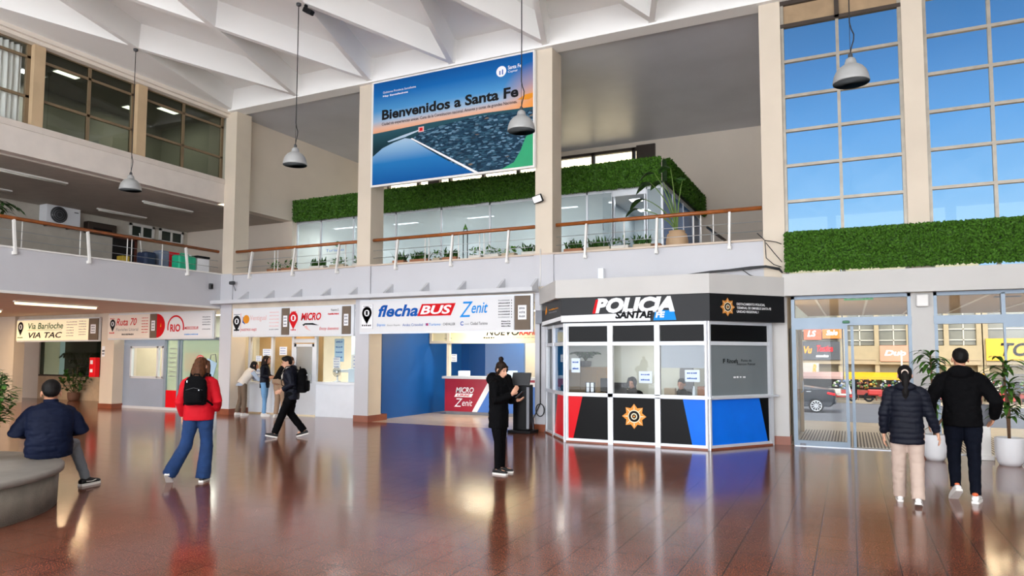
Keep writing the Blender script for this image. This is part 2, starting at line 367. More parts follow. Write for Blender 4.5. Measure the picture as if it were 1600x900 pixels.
struct('beam_entrance', MB().box(-1.15, 9.6, 14.28, 14.75, 2.84, 3.26), GREYP)
# ------------------------------------------------------------------ canopy ledge over the shops, with fins
LEDGE = pm('ledge_paint', '#cfd0d3', .6, var=.04)
lg = struct('trim_4', MB().box(-16.75, -6.32, 14.12, Y0+.02, 3.12, 3.215), LEDGE)
struct('wall_shop_head', MB().box(-15.87, -6.41, Y0+.02, Y0+.3, 2.9, 3.12).box(-21.0, -16.3, Y0+.02, Y0+.3, 2.95, 3.02).box(-26.2, -21.5, Y0+.1, Y0+.3, 2.88, 3.02), pm('shop_head_wall', '#d6c9b6', .7, var=.08))
for x in (-15.26, -14.31, -13.32, -12.34, -11.43, -10.35, -9.29, -8.25, -7.21, -6.36):
    struct('trim_5', MB().prism([(x-.03, Y0+.02, 3.215), (x-.03, 14.15, 3.215), (x-.03, Y0+.02, 3.47)], (.06, 0, 0)), LEDGE)
# ------------------------------------------------------------------ left gallery
X0 = -16.3
struct('floor_gallery', MB().box(-28, X0, -9, 14.5, 3.02, 3.985), PARA)
struct('floor_gallery_deck', MB().box(-21.4, X0-.01, -9, 17.4, 3.6, 4.0), pm('gallery_deck_tile', '#7c4a3a', .5, var=.1))
struct('ceiling_concourse', MB().box(-31, X0-.002, -9, 17.6, 3.0, 3.03), pm('soffit_paint', '#dccab8', .8, var=.04))
struct('trim_6', MB().box(X0-.05, X0+.03, -9, 14.5, 3.985, 4.02).box(X0-.02, X0+.02, -9, 14.45, 3.0, 3.06), POSTW)
struct('beam_gallery', MB().box(-21.4, X0, -9, 14.5, 6.07, 6.78), pm('gallery_beam_paint', '#dcd3ca', .7, var=.04))
struct('trim_7', MB().box(X0, X0+.025, -9, 14.5, 6.64, 6.78), pm('beam_band_paint', '#d5cbc1', .7))
struct('ceiling_gallery', MB().box(-21.4, X0-.25, -9, 17.4, 6.03, 6.07), pm('gallery_ceiling_paint', '#b9b0a4', .8, var=.06))
struct('wall_gallery_back', MB().box(-21.6, -21.2, -9, 17.5, 4.0, 6.07), pm('gallery_back_paint', '#c9c3b6', .8, var=.08))
struct('wall_gallery_end', MB().box(-21.4, -16.6, 17.3, 17.5, 3.97, 6.1), WARMW)
# upper room behind the gallery windows
b = MB().box(-19.6, -19.2, -9, 14.8, 6.78, 9.0).box(-19.2, -16.4, 14.6, 14.8, 6.78, 9.0)
struct('wall_office_back', b, GREENW)
struct('floor_office', MB().box(-19.6, -16.45, -9, 14.6, 6.76, 6.79), DGREY)
struct('ceiling_office', MB().box(-19.6, -16.3, -9, 14.6, 8.72, 9.0), pm('office_ceiling', '#8f8d80', .8))
def gal_window(n, y0, y1, mulls, gl=True):
    b = MB(); x = X0-.12
    b.box(x-.06, x+.02, y0, y0+.08, 6.78, 8.72); b.box(x-.06, x+.02, y1-.08, y1, 6.78, 8.72)
    b.box(x-.06, x+.03, y0, y1, 8.60, 8.72); b.box(x-.04, x+.02, y0, y1, 8.30, 8.36); b.box(x-.04, x+.02, y0, y1, 7.40, 7.46); b.box(x-.05, x+.02, y0, y1, 6.78, 6.82)
    for m_ in mulls: b.box(x-.05, x+.02, m_-.035, m_+.035, 6.78, 8.62)
    o = struct(f'window_{n}', b, BROWNF)
    struct('pane', MB().box(x-.02, x-.012, y0, y1, 6.78, 8.62), DARKGL if gl else CLEAR, o)
PIL = pm('gallery_pillar_paint', '#c5ab88', .65, var=.08, scale=2)
for i, (a, c) in enumerate(((9.12, 9.36), (11.66, 11.92), (6.55, 6.8), (4.0, 4.25))): struct('pillar', MB().box(X0-.2, X0+.03, a, c, 6.78, 8.74), PIL)
gal_window(6, 9.36, 11.66, [10.48]); gal_window(7, 11.92, 14.5, [13.14]); gal_window(8, 6.8, 9.12, [], False); gal_window(9, 4.25, 6.55, [5.4], False)
struct('wall_gallery_upper', MB().box(X0-.2, X0, -9, 4.0, 6.78, 8.74), BEIGE)
# ------------------------------------------------------------------ shop signs along the back of the hall
SIGNW = em('lit_sign_white', '#d9d9da', .08); SIGNC = em('lit_sign_cream', '#f3e3bd', .34)
SIGNP = em('lit_sign_pale', '#dfd2c4', .10)
def ink(n, h): return pm('ink_'+n, h, .7, var=.02, spec=.15)
I_RED, I_BLK, I_BLU, I_GRN, I_GRY, I_WHT, I_LBL, I_PNK, I_ORG = (ink(n, h) for n, h in (('red', '#d3171f'), ('black', '#17181a'), ('blue', '#1457ac'), ('green', '#0d5a33'), ('grey', '#8b8d92'), ('white', '#f4f5f7'), ('light_blue', '#1f8fe0'), ('pink', '#e9b9b4'), ('orange', '#e0902a')))
BRPAN = pm('brown_sign_panel', '#6f5f4f', .6, var=.06)
INKS = [I_RED, I_BLK, I_BLU, I_GRN, I_GRY, I_WHT, I_LBL, I_PNK, I_ORG]
iR, iK, iB, iG, iY, iW, iL, iP, iO = range(1, 10)
def dep(x, y): return .9*y-.4345*x
class Face:
    """a flat printed face: fractions (f, v) of the width as seen and of the height turn into points on it"""
    def __init__(s, A, B, z0, z1, mb):
        s.A, s.B = Vector((*A, 0)), Vector((*B, 0)); s.z0, s.z1, s.mb = z0, z1, mb; s.U = (s.B-s.A).normalized(); s.L = (s.B-s.A).length
        s.dL, s.dR = dep(*A), dep(*B); s.Nn = s.U.cross(UZ)
    def u(s, f): return f*s.dL/(f*s.dL+(1-f)*s.dR)
    def P(s, f, v, n=.003): return s.A+s.U*(s.u(f)*s.L)+UZ*(s.z0+(s.z1-s.z0)*v)+s.Nn*n
    def text(s, t, f0, f1, v0, v1, mi, **k):
        o = s.P(f0, v0, 0); w = (s.u(f1)-s.u(f0))*s.L; h = (s.z1-s.z0)*(v1-v0)
        text(s.mb, t, o, s.U, UZ, w, h, mi, n=.007, **k)
    def quad(s, q, mi, n=.004): s.mb.poly([s.P(f, v, n) for f, v in q], mi)
    def rect(s, f0, f1, v0, v1, mi, n=.004): s.quad([(f0, v0), (f1, v0), (f1, v1), (f0, v1)], mi, n)
    def greek(s, f0, f1, v0, v1, mi, k=7, n=.005):
        """a line of lettering too small to read"""
        rnd = random.Random(int(f0*997+v0*131)); x = f0; w = (f1-f0)/k
        while x < f1-w*.3:
            q = w*rnd.uniform(.55, .85); a = v0+(v1-v0)*rnd.uniform(0, .12); c_ = v1-(v1-v0)*rnd.uniform(0, .3)
            s.rect(x, min(f1, x+q), a, c_, mi, n); x += w
    def disc(s, f, v, r, mi, n=.005, k=24, rz=1.0, a0=0, a1=360, hole=0):
        c = s.P(f, v, n); pts = [c+s.U*(r*math.cos(R(a0+(a1-a0)*i/k)))+UZ*(r*rz*math.sin(R(a0+(a1-a0)*i/k))) for i in range(k+1)]
        if not hole:
            if a1-a0 == 360: pts = pts[:-1]
            s.mb.poly(pts, mi)
        else:
            q = [c+s.U*((r-hole)*math.cos(R(a0+(a1-a0)*i/k)))+UZ*((r-hole)*rz*math.sin(R(a0+(a1-a0)*i/k))) for i in range(k+1)]
            for i in range(k): s.mb.poly([pts[i], pts[i+1], q[i+1], q[i]], mi)
    def pin(s, f, v, r, mi, glyph=None):
        """a map-pin mark with a pale centre"""
        c = s.P(f, v, .004); pts = [c+s.U*(r*math.cos(R(a)))+UZ*(r*1.1*math.sin(R(a))) for a in range(-40, 221, 20)]+[c+UZ*(-1.9*r)]
        s.mb.poly(pts, mi); s.disc(f, v, r*.55, iW, .006, 16)
        s.mb.poly([c+s.Nn*.005+s.U*(a*r*.22)+UZ*(d*r*.36) for a, d in ((-1, -1), (1, -1), (1, 1), (-1, 1))], mi)
def lightbox(label, x0, x1, z0, z1, facem, yf=14.40):
    t = thing('shop_sign', label, 'sign', ((x0+x1)/2, Y0-.05, z0))
    h = MB().box(x0-.03, x1+.03, yf+.03, Y0-.005, z0-.035, z1+.03); h.build('housing', ALUW, t)
    return t
def face_of(t, x0, x1, z0, z1, facem, draw, yf=14.40, name='face'):
    mb = MB().box(x0, x1, yf, yf+.028, z0, z1); F = Face((x0, yf), (x1, yf), z0, z1, mb); draw(F)
    return mb.build(name, [facem]+INKS, t)
def info_panel(t, x0, x1, z0, z1, pf=(.22, .78, .3, .72), yf=14.40):
    mb = MB().box(x0, x1, yf, yf+.028, z0, z1); F = Face((x0, yf), (x1, yf), z0, z1, mb); a, c, d, e = pf
    F.rect(a, c, d, e, iW); w = c-a; h = e-d
    for r_ in range(3): F.greek(a+.15*w, c-.15*w, d+h*(.14+.28*r_), d+h*(.32+.28*r_), iY, 4)
    return mb.build('side_panel', [BRPAN]+INKS, t)
# cream sign over the leftmost shop
t = lightbox('cream backlit sign reading Via Bariloche VIA TAC, leftmost over the dark planted window', -25.95, -21.6, 2.14, 2.85, SIGNC)
def d1(F):
    F.text('Via Bariloche', .16, .65, .56, .86, iG, shear=.15, bold=.012); F.rect(.15, .64, .50, .515, iG)
    F.text('VIA TAC', .17, .64, .12, .40, iK, shear=.25, bold=.02)
    F.pin(.055, .68, .16, iK); F.greek(.02, .095, .12, .2, iG, 3)
    for i in range(6): F.greek(.695, .80 if i > 1 else .845, .84-i*.13, .89-i*.13, iY, 9)
    for i in range(6): F.greek(.87, .975, .86-i*.125, .91-i*.125, iY, 6)
face_of(t, -25.95, -22.08, 2.15, 2.84, SIGNC, d1); info_panel(t, -22.06, -21.6, 2.15, 2.84)
# pale and white sign pair over the blue-grey door and the red glass front
t = lightbox('pale sign pair reading Ruta 70 and RIO, over the blue grey door panel', -21.1, -16.5, 2.18, 2.93, SIGNP)
def d2(F):
    F.text('Ruta 70', .2, .69, .54, .85, iR, shear=.25, bold=.008); F.text('Fluviales Litoral', .2, .73, .31, .44, iY, space=1.1)
    F.greek(.34, .63, .13, .2, iK, 9); F.pin(.11, .62, .13, iK); F.greek(.05, .16, .82, .87, iR, 4); F.greek(.04, .16, .2, .27, iR, 4)
    for i in range(6): F.greek(.81, .97, .82-i*.12, .86-i*.12, iR, 8)
face_of(t, -21.1, -19.17, 2.19, 2.92, SIGNP, d2); info_panel(t, -19.15, -18.86, 2.19, 2.92)
def d3(F):
    F.disc(0, .5, .36, iR, .004, 24, 1.0, -90, 90); F.quad([(.06, .45), (.08, .45), (.075, .62)], iO, .006)
    F.disc(.34, .42, .36, iR, .005, 24, 1.0, -15, 195, .05); F.text('RIO', .245, .425, .24, .55, iR, bold=.03)
    F.text('MERCOSUR', .5, .75, .32, .44, iR, shear=.2, bold=.01); F.greek(.5, .75, .1, .15, iL, 12)
    for v in (.78, .68, .58, .48, .3): F.greek(.82, .97, v, v+.05, iY, 8)
face_of(t, -18.84, -16.5, 2.19, 2.92, SIGNW, d3, name='face')
# white sign pair over the queue
t = lightbox('white sign pair with a red MICRO, over the ticket window where people queue', -15.7, -11.5, 2.22, 2.96, SIGNW)
def d4(F):
    F.rect(.02, .15, .80, .83, iY); F.pin(.085, .55, .15, iK); F.rect(.03, .14, .18, .24, iK); F.rect(.165, .17, .12, .86, iR)
    F.disc(.28, .62, .12, iO); F.quad([(.2, .5), (.26, .42), (.24, .62), (.21, .74)], iB); F.text('Ventigual', .36, .7, .52, .76, iP); F.text('NUESTROS VIAJES', .18, .5, .14, .26, iR, shear=.2)
    for i in range(6): F.greek(.76, .96, .84-i*.13, .88-i*.13, iY if i == 5 else iP, 9)
face_of(t, -15.7, -13.9, 2.23, 2.95, SIGNW, d4); info_panel(t, -13.88, -13.62, 2.23, 2.95)
def d5(F):
    F.pin(.075, .62, .16, iR); F.greek(.03, .13, .84, .88, iR, 4); F.greek(.03, .13, .15, .21, iR, 4); F.rect(.16, .163, .05, .95, iP)
    F.text('MICRO', .22, .61, .52, .8, iR, shear=.25, bold=.035)
    F.quad([(.25, .36), (.3, .42), (.45, .42), (.57, .33), (.42, .355), (.3, .36), (.28, .31)], iK); F.quad([(.28, .3), (.33, .34), (.36, .22), (.42, .12), (.33, .2)], iP)
    F.text('Encoy duenemo', .58, .95, .12, .27, iR, shear=.25); F.text('Nuestra E.', .8, .95, .84, .92, iK); F.greek(.74, .95, .7, .77, iR, 9)
face_of(t, -13.6, -11.84, 2.23, 2.95, SIGNW, d5); info_panel(t, -11.82, -11.56, 2.23, 2.95)
# large sign over the blue shop
t = lightbox('large white sign reading flechaBUS and Zenit, over the deep blue shop', -11.25, -6.47, 2.26, 3.06, SIGNW)
def d6(F):
    F.rect(.012, .082, .13, .88, iW); F.rect(.083, .085, .1, .9, iY); F.pin(.045, .62, .15, iK); F.greek(.02, .075, .83, .855, iY, 6); F.greek(.015, .078, .19, .25, iK, 5)
    F.text('flecha', .118, .378, .475, .86, iB, shear=.25, bold=.03)
    F.quad([(.372, .475), (.59, .475), (.622, .85), (.402, .85)], iR); F.text('BUS', .392, .595, .525, .80, iW, shear=.25, bold=.03)
    F.text('Z', .648, .735, .41, .88, iL, shear=.3, bold=.0); F.text('enit', .725, .832, .52, .84, iL, shear=.3, bold=.012)
    F.text('Empresa', .112, .165, .16, .27, iL, shear=.25); F.text('Encon Rapido', .18, .262, .17, .235, iY); F.text('Andes Cristobal', .278, .41, .17, .25, iB); F.text('El Turismo', .428, .525, .17, .25, iL); F.rect(.428, .445, .17, .25, iR)
    F.text('CHEVALLIER', .542, .62, .17, .25, iK); F.disc(.665, .22, .05, iB, .005, 16, 1, 40, 320, .02); F.text('ciudad', .68, .71, .18, .23, iY); F.text('Ciudad Turismo', .72, .83, .17, .26, iK)
    for i in range(7): F.greek(.9, .975, .86-i*.083, .9-i*.083, iK if i % 3 else iY, 9); F.rect(.983, .988, .86-i*.083, .89-i*.083, iK)
    for i in range(3): F.greek(.92, .98, .24-i*.07, .28-i*.07, iK, 6)
face_of(t, -11.25, -6.9, 2.27, 3.05, SIGNW, d6); info_panel(t, -6.88, -6.5, 2.27, 3.05)
# ------------------------------------------------------------------ shop interiors
SHOPC = pm('shop_ceiling', '#d8d5cc', .8); SHOPW = pm('shop_inner_wall', '#c9bda2', .75, var=.05)
struct('ceiling_shops', MB().box(-30, -6.4, 14.85, 20, 3.03, 3.1).box(-6.4, -1.5, 14.55, 20, 3.2, 3.3), SHOPC)
struct('wall_shops_back', MB().box(-30, -1.5, 19.6, 19.8, 0, 3.1), SHOPW)
struct('wall_shop_divider', MB().box(-21.2, -21.0, 15.3, 19.6, 0, 3.05).box(-16.3, -16.1, 15.05, 19.6, 0, 3.05).box(-6.4, -6.2, 15.05, 19.6, 0, 3.05), SHOPW)
struct('wall_blue', MB().box(-11.46, -11.2, 15.3, 19.6, 0, 3.05).box(-11.2, -9.0, 19.5, 19.6, 0, 3.05), DBLUE)
def ceil_lamp(label, x, y, z, sx, sy, power, colr=(1, .93, .82), group=None, cm='#fff4dd'):
    t = thing('ceiling_light', label, 'lamp', (x, y, z), 0, group)
    MB().box(x-sx/2-.03, x+sx/2+.03, y-sy/2-.03, y+sy/2+.03, z-.03, z).build('housing', ALUW, t)
    MB().box(x-sx/2, x+sx/2, y-sy/2, y+sy/2, z-.04, z-.03).build('diffuser', em('lamp_diffuser_'+str(int(power)), cm, 5), t)
    l = bpy.data.lights.new('lamp_light', 'AREA'); l.shape = 'RECTANGLE'; l.size = sx; l.size_y = sy; l.energy = power; l.color = colr
    o = bpy.data.objects.new('lamp_light', l); col.objects.link(o); o.parent = t; o.location = (0, 0, -.05)
    return t
ceil_lamp('ceiling light inside the blue shop', -9.2, 17.0, 3.03, 1.2, .3, 60)
ceil_lamp('ceiling light behind the glass of the blue shop', -8.6, 18.8, 3.03, 1.2, .3, 60, (1, .9, .7))
ceil_lamp('ceiling light inside the ticket office with the queue', -13.6, 16.4, 3.03, 1.2, .3, 55, (1, .88, .68))
ceil_lamp('slim ceiling light added above the ledge of the ticket window to brighten the tan board', -14.6, 15.42, 3.03, 1.6, .12, 22, (1, .9, .72))  # extra lamp put in front of the tan board to brighten it
ceil_lamp('ceiling light behind the small window of the blue grey panel', -20.0, 16.2, 3.03, 1.2, .3, 30)
ceil_lamp('ceiling light inside the red and pale green shop', -18.4, 16.6, 3.03, 1.2, .3, 40, (.95, 1, .9))
# --- blue shop: counter and glazed partition
CREAM = pm('cream_frame', '#e6dcc4', .5, var=.04)
t = thing('service_counter', 'red and blue service counter with white stripe, at the back of the blue shop', 'counter', (-8.6, 17.6, 0))
MB().box(-10.66, -6.45, 17.45, 18.1, 1.02, 1.09).build('worktop', pm('counter_top', '#c6c8cc', .35), t)
mb = MB().box(-10.62, -6.45, 17.55, 18.05, .09, 1.02, 0)
F = Face((-10.62, 17.55), (-6.45, 17.55), .09, 1.02, mb)
x_ = lambda X: (X+10.62)/4.17
def Q(pts, mi, n=.004): mb.poly([(x, 17.55-n, z) for x, z in pts], mi)
Q([(-9.62, .09), (-6.45, .09), (-6.45, .83), (-9.12, .83), (-9.12, .95)], 2); Q([(-9.72, .09), (-9.55, .09), (-9.02, .95), (-9.2, .95)], 6, .006); Q([(-9.1, .83), (-6.45, .83), (-6.45, .95), (-9.02, .95)], 6, .006); Q([(-9.05, .95), (-6.45, .95), (-6.45, 1.02), (-9.05, 1.02)], 0, .007)
def W(s, x0, x1, z0, z1, mi, **k): text(mb, s, (x0, 17.55, z0), UX, UZ, x1-x0, z1-z0, mi, n=.008, **k)
W('MICRO', -10.25, -9.66, .62, .78, 6, shear=.25, bold=.02); Q([(-10.3, .5), (-9.74, .5), (-9.68, .6), (-10.24, .6)], 6, .007); W('URBE', -10.2, -9.78, .52, .58, 1, shear=.25, bold=.02)
W('Z', -10.3, -10.02, .22, .46, 6, shear=.3); W('enit', -10.04, -9.7, .25, .42, 6, shear=.3); W('bus', -7.0, -6.7, .4, .5, 6, shear=.25, bold=.02)
mb.build('front_panel', [pm('counter_red', '#a81c34', .35)]+INKS[0:1]+[pm('counter_blue', '#3f74c6', .35)]+INKS[2:], t)
MB().box(-10.6, -6.45, 17.58, 18.0, 0, .09).build('kick_base', MGREY, t)
b = MB()
for x in (-10.55, -7.35): b.box(x-.05, x+.05, 17.6, 17.7, 1.09, 2.1)
b.box(-11.18, -6.45, 17.58, 17.7, 2.03, 2.11).box(-11.18, -11.1, 17.58, 17.7, 2.11, 2.75).box(-11.18, -6.45, 17.58, 17.7, 2.7, 2.78).box(-10.6, -10.5, 17.6, 17.7, 2.1, 2.75).box(-7.4, -7.3, 17.6, 17.7, 2.1, 2.75)
o = struct('window_10', b, CREAM)
struct('pane', MB().box(-10.5, -6.45, 17.65, 17.656, 1.09, 2.03), CLEAR, o)
mb = MB().box(-11.1, -6.45, 17.64, 17.65, 2.11, 2.7); F = Face((-11.1, 17.64), (-6.45, 17.64), 2.11, 2.7, mb)
F.text('NUEVO', .36, .58, .24, .55, iK, shear=.2, bold=.02); F.text('RAPIDO', .58, .76, .24, .5, iR, shear=.2, bold=.02); F.greek(.34, .42, .1, .17, iK, 5); F.greek(.46, .76, .12, .14, iY, 12); F.greek(.9, .99, .1, .15, iK, 8); F.greek(.08, .13, .1, .14, iY, 5)
mb.build('sign_panel', [em('lit_cream_panel', '#d9cfa8', .15)]+INKS, o)
def paper(label, x0, x1, z0, z1, y, lines=3, m=None, group=None, c=iK, nm='notice'):
    mb = MB().box(x0, x1, y-.004, y, z0, z1); F = Face((x0, y-.004), (x1, y-.004), z0, z1, mb)
    for i in range(lines): F.greek(.15, .85, 1-(i+.75)/lines*.9, 1-(i+.45)/lines*.9, c, 5)
    return single(nm, mb, [m or PAPER]+INKS, label, 'notice', group, base=((x0+x1)/2, y, z0))
paper('small white notice low on the left frame of the blue shop window', -10.46, -10.28, 1.5, 1.72, 17.64)
# things on the counter and behind the glass
def boxy(name, label, cat, x0, x1, y0, y1, z0, z1, m, extra=None, group=None):
    t = MB().rbox(((x0+x1)/2, (y0+y1)/2, (z0+z1)/2), x1-x0, y1-y0, z1-z0, .012)
    return single(name, t, m, label, cat, group, base=((x0+x1)/2, (y0+y1)/2, z0))
boxy('card_reader', 'pale blue card reader on the counter of the blue shop', 'card reader', -9.05, -8.88, 17.75, 17.85, 1.09, 1.34, pm('pale_blue_plastic', '#9fd0e6', .4))
boxy('document_tray', 'white document tray at the left end of the red counter', 'tray', -10.3, -10.0, 17.75, 17.95, 1.09, 1.24, PAPER)
boxy('leaflet_box', 'white leaflet box on the counter right of the card reader', 'box', -8.75, -8.45, 17.75, 17.9, 1.09, 1.26, pm('leaflet_blue_white', '#c9dff0', .5))
boxy('stapler_box', 'small brown and cream box on the counter of the blue shop', 'box', -9.35, -9.18, 17.75, 17.85, 1.09, 1.16, pm('brown_box', '#8a5a3c', .6))
mb = MB().box(-9.1, -9.0, 19.0, 19.5, 0, 3.0).box(-8.2, -6.4, 19.45, 19.5, .9, 2.6); single('display_board', MB().box(-8.6, -7.7, 19.5, 19.54, 1.2, 2.6), pm('pale_board', '#c9c7b2', .6), 'pale notice board on the back wall of the blue shop', 'board')
random.seed(3)
for i, (x, z, w_, h_, cc, lb) in enumerate(((-8.4, 1.9, .5, .55, '#d9d8cc', 'large pale sheet high on the pale board'), (-8.35, 1.35, .4, .4, '#e3dfd0', 'cream sheet low on the pale board'), (-7.5, 2.2, .7, .3, '#b86a5f', 'faded red poster at the top right of the back wall'), (-7.45, 1.5, .35, .6, '#dfe3d8', 'tall white sheet right of the pale board'), (-7.0, 1.7, .3, .35, '#cfd0b0', 'yellowish sheet at the right of the back wall'), (-7.3, 1.1, .3, .3, '#a9c78a', 'small green leaflet low on the back wall'))):
    paper(lb+' in the blue shop', x, x+w_, z, z+h_, 19.49, 4, pm('poster_%d' % i, cc, .7))
# --- ticket office with the queue (between the two pale columns)
y = 15.2; WHP = pm('white_counter_panel', '#e7ecf2', .4, var=.03)
struct('wall_ticket_front', MB().box(-13.35, -11.46, y, y+.08, 0, .90).box(-15.85, -14.22, y, y+.08, .04, .85), WHP)
b = MB()
for x in (-15.86, -14.98, -14.2, -13.38, -11.5): b.box(x-.04, x+.04, y-.01, y+.07, .04, 2.9)
b.box(-13.4, -11.46, y-.05, y+.1, .88, .95).box(-15.9, -14.2, y-.12, y+.2, .85, .91).box(-15.9, -11.46, y-.01, y+.07, 2.2, 2.27)
o = struct('window_11', b, ALUW); struct('pane', MB().box(-15.86, -14.2, y+.03, y+.036, .9, 2.2).box(-13.38, -11.5, y+.03, y+.036, .95, 2.2), CLEAR, o)
b = MB().box(-14.16, -13.42, y, y+.05, .03, .9).box(-14.16, -14.08, y, y+.05, .9, 2.0).box(-13.5, -13.42, y, y+.05, .9, 2.0).box(-14.16, -13.42, y, y+.05, 1.92, 2.0).box(-14.16, -13.42, y-.005, y+.055, 2.03, 2.14)
o = struct('door_1', b, ALUW); struct('pane', MB().box(-14.08, -13.5, y+.02, y+.026, .9, 1.92), glass('door_film_glass', '#e8ecf0', 1, .5, '#cdd6dc'), o)
struct('door_handle', MB().tube([(-13.5, y-.03, .95), (-13.5, y-.06, 1.0), (-13.5, y-.06, 1.15)], .012), ALU, o)
struct('wall_ticket_partition', MB().box(-15.9, -13.5, 15.62, 15.67, .9, 2.9), pm('tan_board', '#c09a63', .6, var=.06))
struct('wall_ticket_inner', MB().box(-13.5, -11.5, 16.9, 16.95, 0, 3.0), pm('pale_blue_inner_wall', '#a9c4d6', .7, var=.05))
struct('wall_ticket_yellow', MB().box(-12.6, -11.5, 16.1, 16.15, .3, 3.0), pm('ochre_inner_wall', '#d99f3e', .6, var=.12))
for i, (lb, x0, x1, z0, z1) in enumerate((('white notice with blue lettering in the second ticket pane', -14.98-.38, -15.02, 1.66, 1.86), ('white notice high in the third ticket pane', -14.72, -14.44, 1.68, 1.92), ('pale notice at the left of the ticket window', -15.62, -15.4, 1.5, 1.66), ('blue edged notice standing on the ticket ledge', -15.66, -15.36, .95, 1.28))):
    paper(lb, x0, x1, z0, z1, y+.02, 3, None, None, iB)
for i, (lb, x0, x1, z0, z1, cc, yy) in enumerate((('pale blue poster beside the door of the ticket office', -13.3, -12.96, 1.5, 2.15, '#a8cfe8', 15.9), ('white list taped low beside the ticket office door', -13.3, -13.05, 1.3, 1.62, '#eef1f4', 15.85), ('stack of white lists in the ticket office window', -12.6, -12.15, 1.25, 1.7, '#e6e6e0', 15.8), ('yellow and green map poster in the ticket office window', -12.6, -12.2, 1.75, 2.25, '#9cc7a0', 15.95))):
    paper(lb, x0, x1, z0, z1, yy, 4, pm('sheet_%d' % i, cc, .7), None, iB)
t = thing('desk_fan', 'white desk fan with dark guard behind the ticket glass', 'fan', (-12.85, 15.5, .95))
MB().lathe((-12.85, 15.5, .95), [(.09, 0), (.09, .02), (.03, .03), (.02, .18)], 14).build('stand', PAPER, t)
mb = MB()
for r_ in (.13, .09, .05): mb.tube([(-12.85+r_*math.cos(R(a)), 15.47, 1.22+r_*math.sin(R(a))) for a in range(0, 361, 20)], .006, 5)
for a in range(0, 360, 30): mb.tube([(-12.85, 15.47, 1.22), (-12.85+.13*math.cos(R(a)), 15.47, 1.22+.13*math.sin(R(a)))], .004, 4)
mb.build('guard', CABLE, t); MB().ball((-12.85, 15.5, 1.22), .045, .06, .045).build('motor', PAPER, t)
boxy('paper_box', 'tall white paper box on the ticket counter', 'box', -12.42, -12.2, 15.42, 15.6, .95, 1.32, pm('pale_box', '#cfe0ea', .6))
boxy('leaflet_stand', 'narrow white leaflet stand on the ticket counter', 'stand', -12.2, -11.95, 15.45, 15.6, .95, 1.5, PAPER)
boxy('folder_shelf', 'pale folder shelf behind the ticket glass', 'shelf', -13.3, -12.7, 15.85, 16.05, 1.2, 1.28, pm('shelf_pale', '#c9d4da', .6))
boxy('ticket_desk', 'pale desk behind the ticket window right of the door', 'desk', -13.3, -11.6, 15.3, 15.8, 0, .94, WHP)
# --- shop with the blue-grey panel and the pale green glass
y = 14.85; PBLUE = pm('blue_grey_panel', '#9fabbd', .5, .2, var=.06, scale=1)
b = MB().box(-21.0, -19.05, y, y+.06, .1, 2.2)
struct('wall_panel_front', MB().box(-21.0, -20.52, y, y+.06, .08, 2.2).box(-20.52, -19.05, y, y+.06, .08, .98).box(-20.52, -19.05, y, y+.06, 1.93, 2.2), PBLUE)
struct('baseboard_panel', MB().box(-21.0, -16.55, y-.02, y+.07, 0, .08), ALUW)
b = MB()
for x in (-20.55, -19.32, -19.08): b.box(x-.035, x+.035, y-.03, y+.05, .96, 1.95)
b.box(-20.58, -19.05, y-.03, y+.05, .94, 1.01).box(-20.58, -19.05, y-.03, y+.05, 1.89, 1.95)
o = struct('window_12', b, ALUW); struct('pane', MB().box(-20.52, -19.05, y+.01, y+.016, 1.0, 1.9), CLEAR, o)
b = MB()
for x, w_ in ((-18.98, .05), (-18.42, .035), (-18.3, .03), (-16.6, .05)): b.box(x-w_, x+w_, y-.01, y+.06, .0, 2.25)
b.box(-19, -16.55, y-.01, y+.06, 2.12, 2.2)
o = struct('window_13', b, BLUEALU)
struct('pane', MB().box(-18.95, -16.6, y+.03, y+.036, .6, 2.15), glass('pale_green_film_glass', '#e6f0e8', .9, .42, '#c4d2c4'), o)
struct('panel', MB().box(-18.95, -18.46, y+.005, y+.03, .08, .6), RED, o); struct('panel', MB().box(-18.4, -16.6, y+.005, y+.03, .08, .6), glass('pale_blue_film', '#dce8f0', .8, .7, '#c3d3df'), o)
mb = MB(); F = Face((-18.9, y+.03), (-18.48, y+.03), .7, 2.1, mb)
for i in range(7): F.greek(.15, .85, .82-i*.1, .85-i*.1, iY, 6)
mb.build('lettering', [PAPER]+INKS, o)
t = thing('round_sticker', 'round red sticker with white mark on the pale green glass', 'sticker', (-17.5, y+.02, 1.3))
mb = MB(); F = Face((-18, y+.028), (-17, y+.028), 1, 2, mb); F.disc(.49, .48, .2, iR, .002, 28); F.text('rio', .38, .6, .4, .56, iW, bold=.04); F.disc(.49, .48, .17, iW, .004, 28, 1, 0, 360, .012)
mb.build('disc', [PAPER]+INKS, t)
t = thing('suitcase_cutout', 'pale blue cutout of a tilted suitcase behind the glass front', 'cutout', (-17.0, 14.83, 0))
M_ = Matrix.Rotation(R(20), 3, 'Y'); LB = pm('pale_blue_cutout', '#a9cbe6', .6)
MB().rbox((-17.0, 14.8, 1.28), .42, .03, .5, .03, M_).build('case', LB, t); MB().tube([(-17.02, 14.8, 1.52), (-16.98, 14.8, 1.68), (-16.8, 14.8, 1.7), (-16.74, 14.8, 1.46)], .016, 6).build('handle', MGREY, t)
MB().prism([(-17.5, 14.79, 1.1), (-17.15, 14.79, 1.2), (-16.8, 14.79, .75), (-16.62, 14.79, .02), (-17.0, 14.79, .02), (-17.1, 14.79, .7)], (0, .03, 0)).build('support', pm('paler_blue_cutout', '#c6dcec', .6), t)
